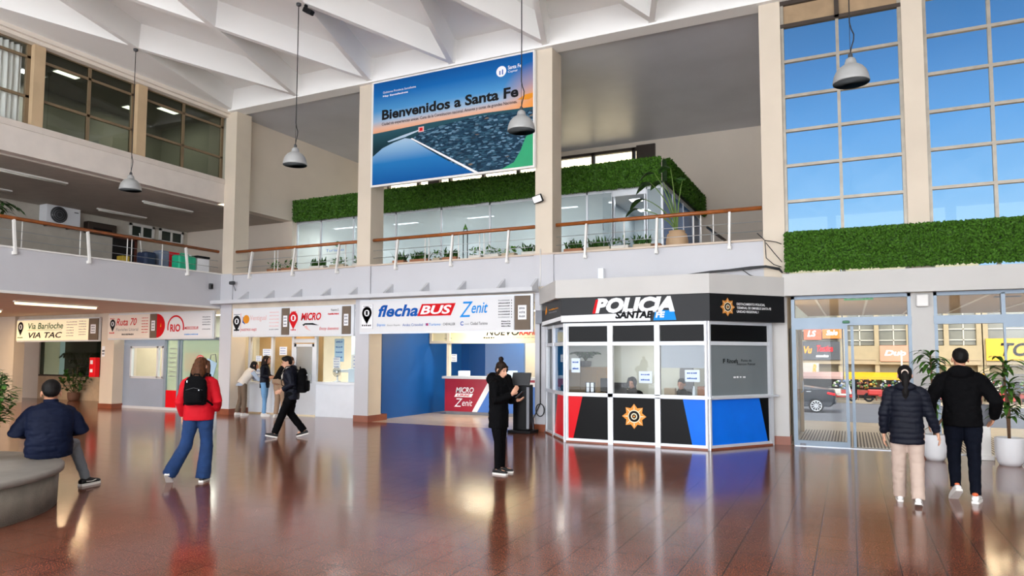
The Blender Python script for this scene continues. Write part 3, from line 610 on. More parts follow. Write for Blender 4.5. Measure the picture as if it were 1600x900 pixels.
# things seen through the small window
single('wall_poster', MB().box(-21.3, -20.3, 17.2, 17.23, 1.1, 1.75), pm('orange_poster', '#cf6a45', .6, var=.4, scale=3), 'orange and white poster seen through the small window', 'poster')
single('wall_poster', MB().box(-20.2, -19.2, 17.2, 17.23, 1.15, 1.75), pm('cream_poster', '#cdbb93', .6, var=.4, scale=4), 'cream striped poster seen through the small window', 'poster')
struct('wall_office_inner', MB().box(-21.0, -18.9, 17.23, 17.3, 0, 3.0), pm('dim_inner_wall', '#8b8f86', .8))
struct('wall_office_white', MB().box(-18.9, -16.3, 17.23, 17.3, 0, 3.0), pm('pale_inner_wall', '#c9cfc4', .8))
# --- planted dark window at the far left
struct('wall_low_left', MB().box(-28.2, -21.2, 16.5, 16.62, 0, .86), pm('beige_tile_wall', '#c4a98a', .6, var=.1, scale=5))
struct('wall_left_return', MB().box(-31, -28.2, 16.5, 16.7, 0, 3.0), WARMW)
struct('wall_dark_room', MB().box(-30, -21.2, 18.6, 18.7, .0, 3.0), pm('dark_room_wall', '#2f3329', .8, var=.3, scale=1.5))
o = struct('window_14', MB().box(-28.2, -21.2, 16.5, 16.6, .86, .92).box(-28.2, -21.2, 16.5, 16.6, 2.3, 3.0), DKBROWN); struct('pane', MB().box(-28.2, -21.2, 16.55, 16.556, .9, 2.35), glass('smoked_glass', '#b0b8ae', .5), o)
t = thing('extinguisher_cabinet', 'red fire hose cabinet on the beige column under the signs', 'fire cabinet', (-21.75, 14.4, 1.0))
MB().rbox((-21.72, 14.42, 1.28), .3, .16, .62, .02).build('body', RED, t); mb = MB()
mb.box(-21.8, -21.68, 14.328, 14.336, 1.38, 1.5).build('sticker', PAPER, t); MB().box(-21.8, -21.68, 14.328, 14.336, 1.12, 1.22).build('sticker', PAPER, t)
t2 = MB(); F = Face((-21.5, Y0-.003), (-21.3, Y0-.003), 1.65, 1.95, t2); t2.box(-21.5, -21.36, Y0-.004, Y0, 1.62, 1.95); F.greek(.1, .7, .1, .3, iK, 3); F.greek(.1, .7, .4, .6, iK, 3); single('small_notice', t2, [PAPER]+INKS, 'small white notice on the beige column above the fire cabinet', 'notice')
# warm strip lights under the gallery
def strip(label, x, y0, y1, z, m, group, rad=.025):
    t = thing('strip_light', label, 'strip light', (x, (y0+y1)/2, z), 0, group)
    MB().box(x-.045, x+.045, y0, y1, z-.035, z).build('housing', POSTW, t); MB().tube([(x, y0+.03, z-.055), (x, y1-.03, z-.055)], rad, 8).build('tube', m, t)
    return t
WARMT = em('warm_tube', '#f6e2b4', 1.6)
t = strip('warm strip light in the soffit under the left gallery', -18.37, 10.1, 12.2, 3.0, WARMT, None, .04)
l = bpy.data.lights.new('lamp_light', 'AREA'); l.shape = 'RECTANGLE'; l.size = .1; l.size_y = 2; l.energy = 60; l.color = (1, .72, .42)
o = bpy.data.objects.new('lamp_light', l); col.objects.link(o); o.parent = t; o.location = (0, 0, -.12)
for i, (xx, yy) in enumerate(((-22.5, 11), (-25.5, 12.5), (-22.5, 5))):  # extra strips added to light the zone under the gallery
    t = copy_tree(t, (xx, yy, 3.0), None, 'warm strip light added deeper under the left gallery for more light', 'added strip lights under the gallery')
# ------------------------------------------------------------------ police booth on the front of the hall
PB = [(-6.08, 14.42), (-5.1, 13.05), (-2.35, 13.05), (-1.42, 14.36)]
booth = thing('police_booth', 'black police booth with white frames, POLICIA sign, red and blue panels', 'booth', (-3.8, 13.8, 0))
def panel(mb, A, B, z0, z1, th=.03, out=0, mi=0):
    A, B = Vector((*A, 0)), Vector((*B, 0)); U = (B-A).normalized(); Nn = U.cross(UZ)
    p = [A+Nn*out, B+Nn*out, B+Nn*(out-th), A+Nn*(out-th)]
    mb.prism([q+UZ*z0 for q in p], (0, 0, z1-z0), mi); return mb
def lerp2(A, B, t): return (A[0]+(B[0]-A[0])*t, A[1]+(B[1]-A[1])*t)
def post(mb, P, w=.09, z0=0, z1=2.34, rot=0):
    mb.obox((P[0], P[1], (z0+z1)/2), w, w, z1-z0, Matrix.Rotation(rot, 3, 'Z'))
seg = [(PB[0], PB[1]), (PB[1], PB[2]), (PB[2], PB[3])]
ang = [math.atan2(b[1]-a[1], b[0]-a[0]) for a, b in seg]
stops = [[0, .42, 1], [0, .335, .667, 1], [0, 1]]
fr = MB()
for (A, B), st, a in zip(seg, stops, ang):
    for t_ in st: post(fr, lerp2(A, B, t_), .085 if t_ in (0, 1) else .1, 0, 2.34, a)
    for z0, z1, o_ in ((.02, .08, .035), (.90, .97, .05), (1.89, 1.96, .035), (2.27, 2.34, .035)): panel(fr, A, B, z0, z1, .07, o_)
fr.build('frame', ALUW, booth)
base = MB()
for A, B in seg: panel(base, A, B, 0, .03, .1, .045)
base.build('plinth', PLINTH, booth)
# lower panels with the red, black and blue bands
def low(A, B, t0, t1, polys, name='lower_panel'):
    a, c_ = lerp2(A, B, t0), lerp2(A, B, t1); mb = panel(MB(), a, c_, .08, .90, .03, .012); F = Face(a, c_, .08, .90, mb); F.u = lambda f: f
    for q, mi in polys: F.quad(q, mi, .016)
    mb.build(name, [BLACK, RED, BLUE, pm('grey_door_panel', '#a7acb0', .4)], booth)
low(*seg[0], 0.03, .40, [([(0, 0), (1, 0), (1, 1), (0, 1)], 3)]); low(*seg[0], .44, .97, [([(.0, 0), (1, 0), (1, 1), (.32, 1)], 1)])
low(*seg[1], .02, .315, [([(0, 0), (.12, 0), (.36, 1), (0, 1)], 1)]); low(*seg[1], .355, .645, []); low(*seg[1], .69, .98, [([(.70, 0), (1, 0), (1, 1), (.50, 1)], 2)])
low(*seg[2], .04, .96, [([(0, 0), (.97, 0), (.83, 1), (0, 1)], 2)])
GOLD = pm('gold_badge', '#d98a2b', .4, .3); CREAMI = pm('badge_cream', '#f0e3c0', .5)
def star(mb, c, U, r, n):
    c = Vector(c); U = Vector(U); Nn = U.cross(UZ)
    pts = [c+(U*math.cos(R(90+i*22.5))+UZ*math.sin(R(90+i*22.5)))*(r if i % 2 == 0 else r*.70)+Nn*n for i in range(16)]
    mb.poly(pts, 0)
    for rr, mi, k in ((.52, 1, .002), (.44, 2, .004), (.26, 1, .006), (.17, 2, .008), (.08, 0, .01)): mb.poly([c+(U*math.cos(R(q))+UZ*math.sin(R(q)))*r*rr+Nn*(n+k) for q in range(0, 360, 15)], mi)
    for i in range(8):
        a = R(90+45*i); d = U*math.cos(a)+UZ*math.sin(a); s_ = U*-math.sin(a)+UZ*math.cos(a)
        mb.poly([c+d*r*.55+s_*r*.04+Nn*(n+.003), c+d*r*.95+Nn*(n+.003), c+d*r*.55-s_*r*.04+Nn*(n+.003)], 1)
mb = MB(); star(mb, (-3.72, 13.05, .55), (1, 0, 0), .235, .02); mb.build('badge', [GOLD, CREAMI, BLACKM], booth)
# upper dark panels and glazing
fg = MB()
for s_, a, c_ in ((1, .02, .315), (1, .355, .645), (1, .69, .98), (2, .04, .96), (0, .03, .4)):
    panel(MB(), lerp2(*seg[s_], a), lerp2(*seg[s_], c_), 1.96, 2.27, .02, .005).build('transom_panel', BLACK, booth)
    if s_ != 2: panel(MB(), lerp2(*seg[s_], a), lerp2(*seg[s_], c_), .97, 1.89, .006, 0).build('glazing', CLEAR, booth)
panel(fg, lerp2(*seg[2], .04), lerp2(*seg[2], .96), .97, 1.89, .006, 0); o = fg.build('frosted_pane', glass('frosted_grey_glass', '#9fabb0', .8, .72, '#a9b1b5'), booth)
mb = MB(); a, c_ = lerp2(*seg[2], .04), lerp2(*seg[2], .96); F = Face(a, c_, .97, 1.89, mb)
F.text('F', .22, .26, .64, .73, iK, bold=.03); F.text('Rinoefs', .29, .48, .64, .73, iK, bold=.02); F.text('Punto de', .54, .72, .67, .72, iK); F.text('Atencion Policial', .46, .78, .6, .645, iK)
F.greek(.4, .62, .34, .38, iW, 4); mb.build('lettering', [PAPER]+INKS, o)
tg = MB(); panel(tg, lerp2(*seg[0], .44), lerp2(*seg[0], .97), .97, 2.27, .01, 0); tg.build('side_pane', glass('blue_tint_glass', '#86b7d8', 1.1, .25, '#2f7fae'), booth)
gp = MB(); panel(gp, lerp2(*seg[1], .69), lerp2(*seg[1], .98), 1.47, 1.89, .004, -.012); gp.build('frosted_upper_strip', glass('frosted_strip', '#dfe4e8', .6, .85, '#c3c9d0'), booth)
cs = MB(); panel(cs, lerp2(*seg[1], .655), (seg[1][1][0]+.07, seg[1][1][1]), .92, .955, .18, .13); panel(cs, seg[2][0], lerp2(*seg[2], 1.06), .92, .955, .18, .13)
cs.build('service_shelf', ALUW, booth)
# sign band
def off_poly(d):
    return [(PB[0][0]-.06-d*.2, PB[0][1]-.06-d), (PB[1][0]-.05-d*.42, PB[1][1]-d), (PB[2][0]+.04+d*.35, PB[2][1]-d), (PB[3][0]+.22+d, PB[3][1]-.02)]
HP = off_poly(.07); CH = pm('charcoal_sign', '#242527', .4, var=.04, spec=.2)
hb = MB(); hb.prism([(x, y, 2.33) for x, y in HP], (0, 0, .5)); hb.build('sign_band', CH, booth)
mb = MB(); A, B = HP[1], HP[2]; F = Face(A, B, 2.33, 2.83, mb)
F.text('POLICIA', .225, .765, .36, .95, iW, shear=.22, bold=.06); F.quad([(.212, .36), (.232, .36), (.252, .9), (.236, .9)], iR, .012)
F.quad([(.0, .05), (.60, .05), (.60, .36), (.0, .30)], iW, .002); F.text('SANTAE', .365, .618, .14, .42, iK, shear=.18, bold=.05)
F.quad([(.62, .05), (.775, .05), (.76, .42), (.635, .42)], iL, .004); F.text('FE', .635, .70, .15, .38, iW, shear=.18, bold=.05)
mb.build('sign_lettering', [CH]+INKS, booth)
mb = MB(); A, B = HP[2], HP[3]; F = Face(A, B, 2.33, 2.83, mb); F.rect(0, 1, 0, 1, iK, .003)
F.text('DESTACAMENTO POLICIAL', .36, .74, .6, .69, iW, bold=.02); F.text('TERMINAL DE OMNIBUS SANTA FE', .36, .82, .46, .55, iW, bold=.02); F.text('UNIDAD REGIONAL I', .36, .65, .32, .41, iW, bold=.02)
mb.build('sign_lettering', [BLACK]+INKS, booth)
mb = MB(); star(mb, F.P(.235, .52, 0), F.U, .17, .012); mb.build('badge', [GOLD, CREAMI, BLACKM], booth)
mb = MB(); A, B = HP[0], HP[1]; F = Face(A, B, 2.33, 2.83, mb); F.u = lambda f: f
F.quad([(.0, .04), (1, .12), (1, .28), (.0, .2)], iW, .003); F.greek(.4, .9, .62, .68, iO, 7); F.greek(.4, .8, .5, .56, iY, 7); F.quad([(.22, .45), (.3, .6), (.27, .85), (.2, .6)], iO, .004)
mb.build('sign_lettering', [CH]+INKS, booth)
cn = MB(); cn.prism([(-6.3, 14.48, 2.83), (-5.28, 12.93, 2.83), (-2.28, 12.93, 2.83), (-1.1, 14.30, 2.83), (-1.1, 14.48, 2.83)], (0, 0, .36)); cn.build('roof', GREYP, booth)
# notices in the booth windows, each a sheet of its own
def wnote(label, x0, x1, z0, z1, c=iB):
    return paper(label, x0, x1, z0, z1, 13.035, 2, pm('blue_white_paper', '#dce9fb', .7), None, c)
t = wnote('white notice with a blue figure on the first booth pane', -4.98, -4.8, 1.36, 1.64)
wnote('white sheet low on the middle booth pane', -3.62, -3.37, 1.18, 1.40); wnote('white sheet on the right booth pane above the shelf', -2.76, -2.49, 1.22, 1.44)
# inside the booth
struct('wall_booth_back', MB().box(-6.2, -1.5, 14.95, 15.0, 0, 3.2), pm('booth_inner_wall', '#c9cbbf', .7, var=.05)); struct('floor_booth', MB().prism([(-6.2, 14.5, .005), (-5.1, 13.15, .005), (-2.4, 13.15, .005), (-1.5, 14.4, .005), (-1.5, 15, .005), (-6.2, 15, .005)], (0, 0, .02)), MGREY)
ceil_lamp('ceiling light inside the police booth', -3.7, 14.0, 2.31, .9, .25, 14, (1, .95, .88))
CAB = pm('tan_cabinet', '#9a7a50', .5, var=.1)
t = thing('cabinet', 'tan wooden cabinet behind the left pane of the police booth', 'cabinet', (-5.0, 14.3, .03))
MB().rbox((-4.97, 14.3, .74), .75, .4, 1.42, .01).build('body', CAB, t); MB().rbox((-4.98, 14.09, .74), .34, .02, 1.3, .005).build('door', CAB, t); MB().rbox((-5.36, 14.09, .74), .34, .02, 1.3, .005).build('door', CAB, t)
t = thing('office_desk', 'long desk under the booth windows', 'desk', (-3.6, 13.6, .03)); MB().box(-4.95, -2.45, 13.3, 13.75, .80, .84).build('desk_top', CAB, t); MB().box(-4.85, -4.8, 13.35, 13.7, .03, .80).build('side_panel', CAB, t); MB().box(-2.55, -2.5, 13.35, 13.7, .03, .80).build('side_panel', CAB, t)
t = thing('computer_monitor', 'black computer monitor behind the left booth pane', 'monitor', (-4.42, 13.6, .84)); MB().rbox((-4.44, 13.62, 1.1), .28, .03, .28, .008).build('screen', BLACKM, t); MB().box(-4.47, -4.41, 13.62, 13.68, .85, 1.0).box(-4.52, -4.36, 13.55, 13.72, .84, .855).build('stand', BLACKM, t)
t = thing('computer_monitor', 'black computer monitor beside the hooded officer in the middle pane', 'monitor', (-4.14, 13.6, .84)); MB().rbox((-4.14, 13.55, 1.05), .26, .03, .22, .008).build('screen', BLACKM, t); MB().box(-4.17, -4.11, 13.55, 13.6, .85, .98).box(-4.22, -4.06, 13.5, 13.64, .84, .855).build('stand', BLACKM, t)
mb = MB().box(-4.82, -4.62, 13.4, 13.41, .84, 1.16); F = Face((-4.82, 13.4), (-4.62, 13.4), .84, 1.16, mb); [F.rect(a, a+.3, d, d+.28, iW) for a in (.1, .55) for d in (.08, .4, .7)]
single('photo_board', mb, [BLACKM]+INKS, 'dark photo board standing on the booth desk', 'board')
boxy('carton', 'small orange brown box at the right end of the booth desk', 'box', -2.62, -2.48, 13.45, 13.6, .84, 1.12, pm('orange_carton', '#a8683c', .6)); boxy('woven_basket', 'beige basket on the booth desk left of the officer', 'basket', -3.24, -3.03, 13.4, 13.55, .84, 1.08, pm('basket_tan', '#a89478', .7))
mb = MB().lathe((-2.66, 13.36, .84), [(.035, 0), (.04, .1), (.03, .22), (.015, .26), (.015, .29)], 12); single('plastic_bottle', mb, pm('bottle_white', '#dfe5e8', .3), 'white bottle beside the orange brown box', 'bottle')
mb = MB().lathe((-3.35, 13.35, .84), [(.03, 0), (.035, .1), (.035, .24), (.0, .25)], 12); single('paper_cup', mb, PAPER, 'white cup on the booth desk right of the hooded officer', 'cup')
# ------------------------------------------------------------------ entrance doors
def entrance(n, x0, x1, stile, closed, dn):
    b = MB(); y0, y1 = 14.5, 14.62
    for x in (x0, x1-.06): b.box(x, x+.06, y0, y1, 0, 2.84)
    b.box(x0, x1, y0-.02, y1+.04, 2.27, 2.42).box(x0, x1, y0, y1, 2.78, 2.84)
    for s_ in stile: b.box(s_-.03, s_+.03, y0, y1, 2.42, 2.8)
    o = struct(f'window_{n}', b, BLUEALU)
    struct('pane', MB().box(x0, x1, 14.55, 14.556, 2.42, 2.8), CLEAR, o)
    for a, c_ in closed:
        b = MB(); b.box(a, c_, 14.46, 14.50, 2.2, 2.27).box(a, a+.035, 14.46, 14.5, 0, 2.2).box(c_-.055, c_, 14.46, 14.5, 0, 2.2).box(a, c_, 14.44, 14.52, .012, .11)
        d = struct(f'door_{dn}', b, BLUEALU); struct('pane', MB().box(a+.03, c_-.05, 14.478, 14.484, .11, 2.2), CLEAR, d); dn += 1
    return o
o = entrance(15, -1.02, 1.0, [], [(-.98, -.05)], 2)
struct('lock', MB().rbox((-.86, 14.44, .03), .1, .04, .05, .01), MGREY, o); struct('sensor', MB().rbox((-.07, 14.46, 2.33), .12, .05, .05, .015), pm('sensor_green', '#3d7a52', .4), o)
b = MB().box(.0, .05, 14.54, 14.58, 0, 2.25); struct('rail', b, BLUEALU, o)
entrance(16, 1.34, 3.42, [2.38], [(2.36, 3.4)], 3); entrance(17, 3.76, 5.9, [], [(3.8, 4.8)], 4); entrance(18, 6.24, 9.6, [8], [], 5)
struct('threshold', MB().box(-1.0, 9.6, 14.42, 14.64, 0.0, .012), ALU, o)
single('motion_sensor', MB().rbox((1.17, 14.44, 2.69), .19, .1, .22, .02), POSTW, 'small white sensor box high on the pillar between the glass doors', 'sensor')
# vestibule behind the doors
def stripes(name, a, c_, w_):
    m, t, b = newmat(name); N = t.nodes.new; tc = N('ShaderNodeTexCoord'); wv = N('ShaderNodeTexWave'); wv.inputs['Scale'].default_value = w_; wv.bands_direction = 'X'
    t.links.new(tc.outputs['Object'], wv.inputs[0]); r_ = N('ShaderNodeValToRGB'); ramp(r_, [(.35, C(a)), (.6, C(c_))]); t.links.new(wv.outputs['Fac'], r_.inputs[0]); t.links.new(r_.outputs[0], b.inputs['Base Color']); b.inputs['Roughness'].default_value = .45; return m
struct('floor_vestibule', MB().box(-1.3, 9.6, 14.62, 20.2, -.9, .0), pm('vestibule_floor', '#e0dcd4', .4, var=.06))
mat_ = MB().box(-1.0, 3.3, 14.7, 17.6, .0, .012); single('entrance_mat', mat_, stripes('ribbed_mat', '#6f6d69', '#f0ece4', 5.5), 'ribbed grey entrance mat behind the glass doors', 'mat')
struct('ceiling_vestibule', MB().box(-1.3, 9.6, 14.75, 26, 3.05, 3.2), pm('vestibule_ceiling', '#b08a58', .6, var=.05))
b = MB()
for x in (-.75, .35, 1.5, 2.7, 3.9): b.prism([(x, 15.2, 3.03), (x+.05, 15.2, 3.03), (x+.05, 25.8, 3.03), (x, 25.8, 3.03)], (0, 0, .02))
struct('trim_8', b, pm('ceiling_batten', '#d9c3a0', .5))
struct('wall_vestibule_left', MB().box(-1.3, -1.12, 14.7, 17.2, 0, 3.05), pm('vestibule_wall', '#8d7c62', .5, var=.1))
t = thing('exit_sign', 'small green SALIDA exit sign hanging in the transom of the glass doors', 'sign', (.2, 15.3, 2.78)); mb = MB().box(-.1, .42, 15.4, 15.43, 2.80, 2.93); F = Face((-.1, 15.4), (.42, 15.4), 2.80, 2.93, mb); F.text('SALIDA', .1, .9, .22, .78, iW, bold=.02)
mb.build('panel', [em('exit_green', '#2f9a4a', .4)]+INKS, t); MB().tube([(.0, 15.41, 2.93), (.0, 15.41, 3.05)], .008, 6).tube([(.32, 15.41, 2.93), (.32, 15.41, 3.05)], .008, 6).build('hanger', CABLE, t)
for i, (x, y) in enumerate(((-.2, 17), (1.0, 18), (2.2, 17.5), (3.2, 19))):
    t = thing('recessed_light', 'slim dark slot light in the vestibule ceiling beyond the glass doors', 'lamp', (x, y, 3.05), 0, 'vestibule slot lights'); MB().box(x-.25, x+.25, y-.06, y+.06, 3.03, 3.05).build('slot', DGREY, t)
l = bpy.data.lights.new('lamp_light', 'AREA'); l.shape = 'RECTANGLE'; l.size = 1.4; l.size_y = .5; l.energy = 45; l.color = (1, .8, .5); o = bpy.data.objects.new('lamp_light', l); col.objects.link(o); o.parent = t; o.location = (0, 0, -.05)
t = thing('door_leaf', 'brown framed door leaf folded back against the vestibule wall', 'door', (-1.06, 16.4, 0)); MB().box(-1.1, -1.04, 15.1, 16.95, .02, 2.25).build('leaf', pm('dim_glass_leaf', '#6d6350', .25, var=.15), t); MB().box(-1.11, -.98, 16.95, 17.08, .02, 2.3).build('jamb', pm('tan_jamb', '#b99a6a', .4), t); MB().tube([(-1.0, 16.6, .9), (-.96, 16.6, .95), (-.96, 16.6, 1.15)], .015, 6).build('handle', ALU, t)
# ------------------------------------------------------------------ the street
struct('street', MB().box(-60, 60, 26.5, 80, -1.1, -.9), pm('asphalt', '#505256', .8, var=.06, scale=.6))
struct('sidewalk_near', MB().box(-60, 60, 20.2, 26.5, -1.1, -.78), pm('near_paving', '#98938a', .8, var=.06))
struct('sidewalk_far', MB().box(-60, 60, 43.2, 50, -1.0, -.76), pm('far_paving', '#8d806a', .8, var=.08))
YB = 46
k = YB/38
def bx(x): return x*k
def bz(z): return 1.7+(z-1.7)*k
BB = pm('sunlit_stucco', '#85775a', .8, var=.06); BB2 = pm('sunlit_slats', '#84755a', .7, var=.06, scale=3); BGL = pm('dark_shop_glass', '#3b3a36', .15, var=.4, scale=.8); BGL2 = pm('upper_street_glass', '#5f5d50', .2, var=.35, scale=.6)
YEL = pm('yellow_sign', '#b08608', .5, var=.05); ORG = pm('orange_sign', '#c9661a', .5, var=.05)
STREETW = pm('street_white', '#9d9787', .6)
def building(x0, x1, label, seed, sign, awn, h=7.2, wallm=BB):
    t = thing('shop_building', label, 'building', ((x0+x1)/2, YB, -.76)); rnd = random.Random(seed)
    x0, x1 = x0+.03, x1-.03; b = MB().box(x0, x1, YB+.4, YB+6, -.76, h); b.box(x0, x1, YB, YB+.4, bz(1.29), bz(2.19)).box(x0, x1, YB, YB+.4, h-1, h)
    for x in np.linspace(x0+.12, x1-.12, 3): b.box(x-.12, x+.12, YB+.05, YB+.4, -.76, h)
    b.build('wall', wallm, t)
    n = 2; wd = (x1-x0)/n
    for i in range(n):
        a = x0+wd*i
        w_ = MB().box(a+.14, a+wd-.14, YB+.3, YB+.36, bz(2.22), h-1.1).build('window', BGL2, t)
        fr_ = MB()
        for z in (bz(2.45), bz(2.95)): fr_.box(a+.12, a+wd-.12, YB+.24, YB+.3, z-.03, z+.03)
        for q in (.5,): fr_.box(a+wd*q-.03, a+wd*q+.03, YB+.24, YB+.3, bz(2.2), h-1.1)
        fr_.build('window_frame', STREETW, w_)
        MB().box(a+.2, a+wd-.2, YB+.3, YB+.36, -.76, bz(.86)).build('shop_window', BGL, t)
        s_ = MB(); s_.box(a+.1, a+wd-.1, YB-.05, YB, bz(1.3), bz(1.48)).box(a+.1, a+wd-.1, YB-.05, YB, bz(1.5), bz(1.56)); s_.build('slat_band', BB2, t)
    if sign: sign(t)
    aw = MB(); aw.prism([(x0, YB, bz(.92)), (x0, YB-1.4, bz(.72)), (x0, YB-1.4, bz(.6)), (x0, YB, bz(.86))], (x1-x0, 0, 0)); aw.build('awning', awn, t)
    return t
def bsign(t, x0, x1, z0, z1, m, words, y=YB-.12):
    mb = MB().box(bx(x0), bx(x1), y, y+.1, bz(z0), bz(z1)); F = Face((bx(x0), y), (bx(x1), y), bz(z0), bz(z1), mb)
    for a in words: F.text(a[0], a[1], a[2], a[3], a[4], a[5], shear=.25, bold=.03)
    return mb.build('shop_sign', [m]+INKS, t)
def sgA(t):
    bsign(t, -2.6, -.48, 1.5, 2.4, pm('charcoal_shop_sign', '#3a3b3d', .5), [('Vu', .22, .4, .35, .75, iO), ('Tactica', .5, .85, .45, .8, iR), ('modas', .48, .75, .15, .3, iW)])
    bsign(t, -2.1, -1.3, 2.5, 3.1, pm('red_orange_sign', '#b94f2a', .5), [('LS', .2, .7, .25, .75, iW)]); bsign(t, -1.25, -.4, 2.55, 3.1, ORG, [('Sale', .2, .8, .3, .75, iW)]); bsign(t, -2.2, -1.45, .75, 1.35, pm('white_shop_sign', '#a39d8f', .5), [('R', .6, .85, .1, .9, iO)])
def sgB(t): bsign(t, 1.25, 2.45, 1.45, 2.2, pm('pinkish_shop_sign', '#a8735a', .5), [('Duo', .15, .9, .35, .7, iW)])
def sgC(t): bsign(t, 5.5, 9, 1.5, 2.5, YEL, [('TOMAS', .15, .9, .2, .8, iK)])
def sgD(t): bsign(t, 6.6, 9.2, 2.6, 3.6, ORG, [])
building(-14, bx(-.35), 'sunlit shop building with charcoal and orange signs, across the street', 1, sgA, pm('pink_grey_awning', '#94766c', .7))
building(bx(-.35), bx(2.6), 'sunlit two-storey shop with slatted front and yellow awning, across the street', 2, sgB, YEL)
building(bx(2.6), bx(5.4), 'cream shop building with wide upper windows, behind the walking couple', 3, None, YEL, 7.2)
building(bx(5.4), 22, 'shop building with a large yellow sign, seen through the rightmost door', 4, sgC, pm('dark_awning', '#4a4640', .7), 6.6)
# goods, lamp post and scooters on the far pavement
rnd = random.Random(5)
cols = ['#8f2019', '#a8a297', '#9c6f22', '#7d2a22', '#47602f', '#b0a89f', '#59301f', '#a34c1d', '#3d506b']
GM = [pm('goods_%d' % i, c_, .6, var=.1) for i, c_ in enumerate(cols)]
def stall(x, y, i):
    t = thing('market_stall', 'low street stall heaped with red and white goods before the shops', 'stall', (x, y, -.76), 0, 'street stalls across the road')
    b = MB(); b.box(x-.5, x+.5, y-.3, y+.3, -.22, -.18)
    for a in (-.45, .45):
        for d in (-.26, .26): b.box(x+a-.02, x+a+.02, y+d-.02, y+d+.02, -.76, -.2)
    b.build('trestle', GM[6], t); g = [MB() for _ in range(3)]
    for j in range(48): g[j % 3].ball((x+rnd.uniform(-.45, .45), y+rnd.uniform(-.26, .26), -.12+rnd.uniform(0, .5)*(1-.3*(j % 2))), rnd.uniform(.035, .085), u=8, v=5)
    for q, m_ in zip(g, rnd.sample(GM, 3)): q.build('goods', m_, t)['kind'] = 'stuff'
    c_ = MB().box(x-.5, x+.5, y-.32, y-.3, -.45 if i % 2 else -.6, -.2); c_.build('cloth', GM[(i*3) % 9], t)
for i, x in enumerate((-.5, .75, 1.9, 3.05, 4.3, 5.6, 7.0, 8.2, 9.4)): stall(x, 43.95, i)
def scooter(x, y, label, m_):
    t = thing('motor_scooter', label, 'scooter', (x, y, -.76))
    for a in (-.6, .6):
        w_ = MB(); w_.tube([(x+a+.2*math.cos(R(q)), y, -.52+.2*math.sin(R(q))) for q in range(0, 361, 20)], .06, 6); w_.build('wheel', BLACKM, t)
    MB().rbox((x-.3, y, -.25), .7, .24, .35, .08).rbox((x+.45, y, -.1), .14, .3, .6, .05, Matrix.Rotation(R(-15), 3, 'Y')).rbox((x+.1, y, -.42), .5, .2, .1, .03).build('body', m_, t)
    MB().rbox((x-.3, y, -.03), .6, .22, .1, .04).build('seat', BLACKM, t); MB().tube([(x+.4, y, .1), (x+.36, y, .3)], .02, 6).tube([(x+.36, y-.3, .32), (x+.36, y+.3, .32)], .018, 6).build('handlebar', BLACKM, t)
scooter(1.4, 42.6, 'red scooter parked at the far kerb beyond the door stile', GM[0]); scooter(-.6, 42.7, 'white scooter parked behind the dark car', GM[1])
t = thing('street_pole', 'slim white street pole before the shops', 'pole', (2.45, 43.4, -.76)); MB().tube([(2.45, 43.4, -.76), (2.45, 43.4, 2.0)], .05, 8).build('shaft', STREETW, t); MB().lathe((2.45, 43.4, -.76), [(.12, 0), (.12, .05), (.06, .12)], 10).build('foot', STREETW, t)
# dark saloon car on the road
def car():
    t = thing('parked_car', 'dark grey saloon car seen through the left glass door', 'car', (-3.6, 36, -.9)); x0 = -5.6
    P = [(-5.55, -.55), (-5.5, -.1), (-4.9, .08), (-4.2, .5), (-3.0, .56), (-2.2, .32), (-1.5, .22), (-.75, .12), (-.68, -.1), (-.72, -.45), (-.9, -.62), (-5.4, -.65)]
    b = MB(); rings = []
    for y, s_, dz in ((35.15, .96, -.02), (35.25, 1, 0), (36.75, 1, 0), (36.85, .96, -.02)): rings.append([Vector((-3.1+(x+3.1)*s_, y, z+(dz if z > -.3 else 0))) for x, z in P])
    bm_ = MB(); bm_.loft(rings, 0, True, False); bm_.build('body', pm('dark_car_paint', '#20262e', .2, .3, var=.05), t)
    MB().prism([(-4.75, 35.13, .1), (-4.15, 35.13, .44), (-3.05, 35.13, .5), (-2.35, 35.13, .3), (-2.3, 35.13, .1)], (0, .03, 0)).build('side_window', BLACK, t)
    for x in (-4.75, -1.5):
        for y in (35.12, 36.7):
            w_ = MB(); w_.tube([(x, y, -.58), (x, y+.2, -.58)], .32, 20); o = w_.build('wheel', BLACKM, t)
            h = MB()
            for q in range(0, 360, 36): h.obox((x+.12*math.cos(R(q)), y-.006, -.58+.12*math.sin(R(q))), .2, .02, .03, Matrix.Rotation(-R(q), 3, 'Y'))
            h.tube([(x+.23*math.cos(R(q)), y-.006, -.58+.23*math.sin(R(q))) for q in range(0, 361, 20)], .018, 5); h.build('hubcap', ALU, o)
    MB().rbox((-.86, 35.16, -.02), .34, .05, .1, .02, Matrix.Rotation(R(12), 3, 'Y')).build('tail_light', RED, t); MB().box(-1.9, -1.7, 35.12, 35.14, .05, .08).build('door_handle', ALU, t)
    MB().rbox((-.74, 36, -.42), .16, 1.5, .14, .04).build('bumper', pm('bumper', '#2c3036', .4), t)
car()
# pale building added behind the mezzanine so the clerestory looks warm and bright
t = thing('glow_backdrop', 'sunlit cream building added for the warm glow in the high strip of windows', 'building', (-18, 31, -.9)); MB().box(-40, -6.5, 30, 34, -.9, 15).build('wall', pm('cream_stucco', '#e3cfa6', .8, var=.05), t); MB().box(-40.2, -6.3, 29.8, 34.2, 15, 15.4).build('cornice', BB2, t)
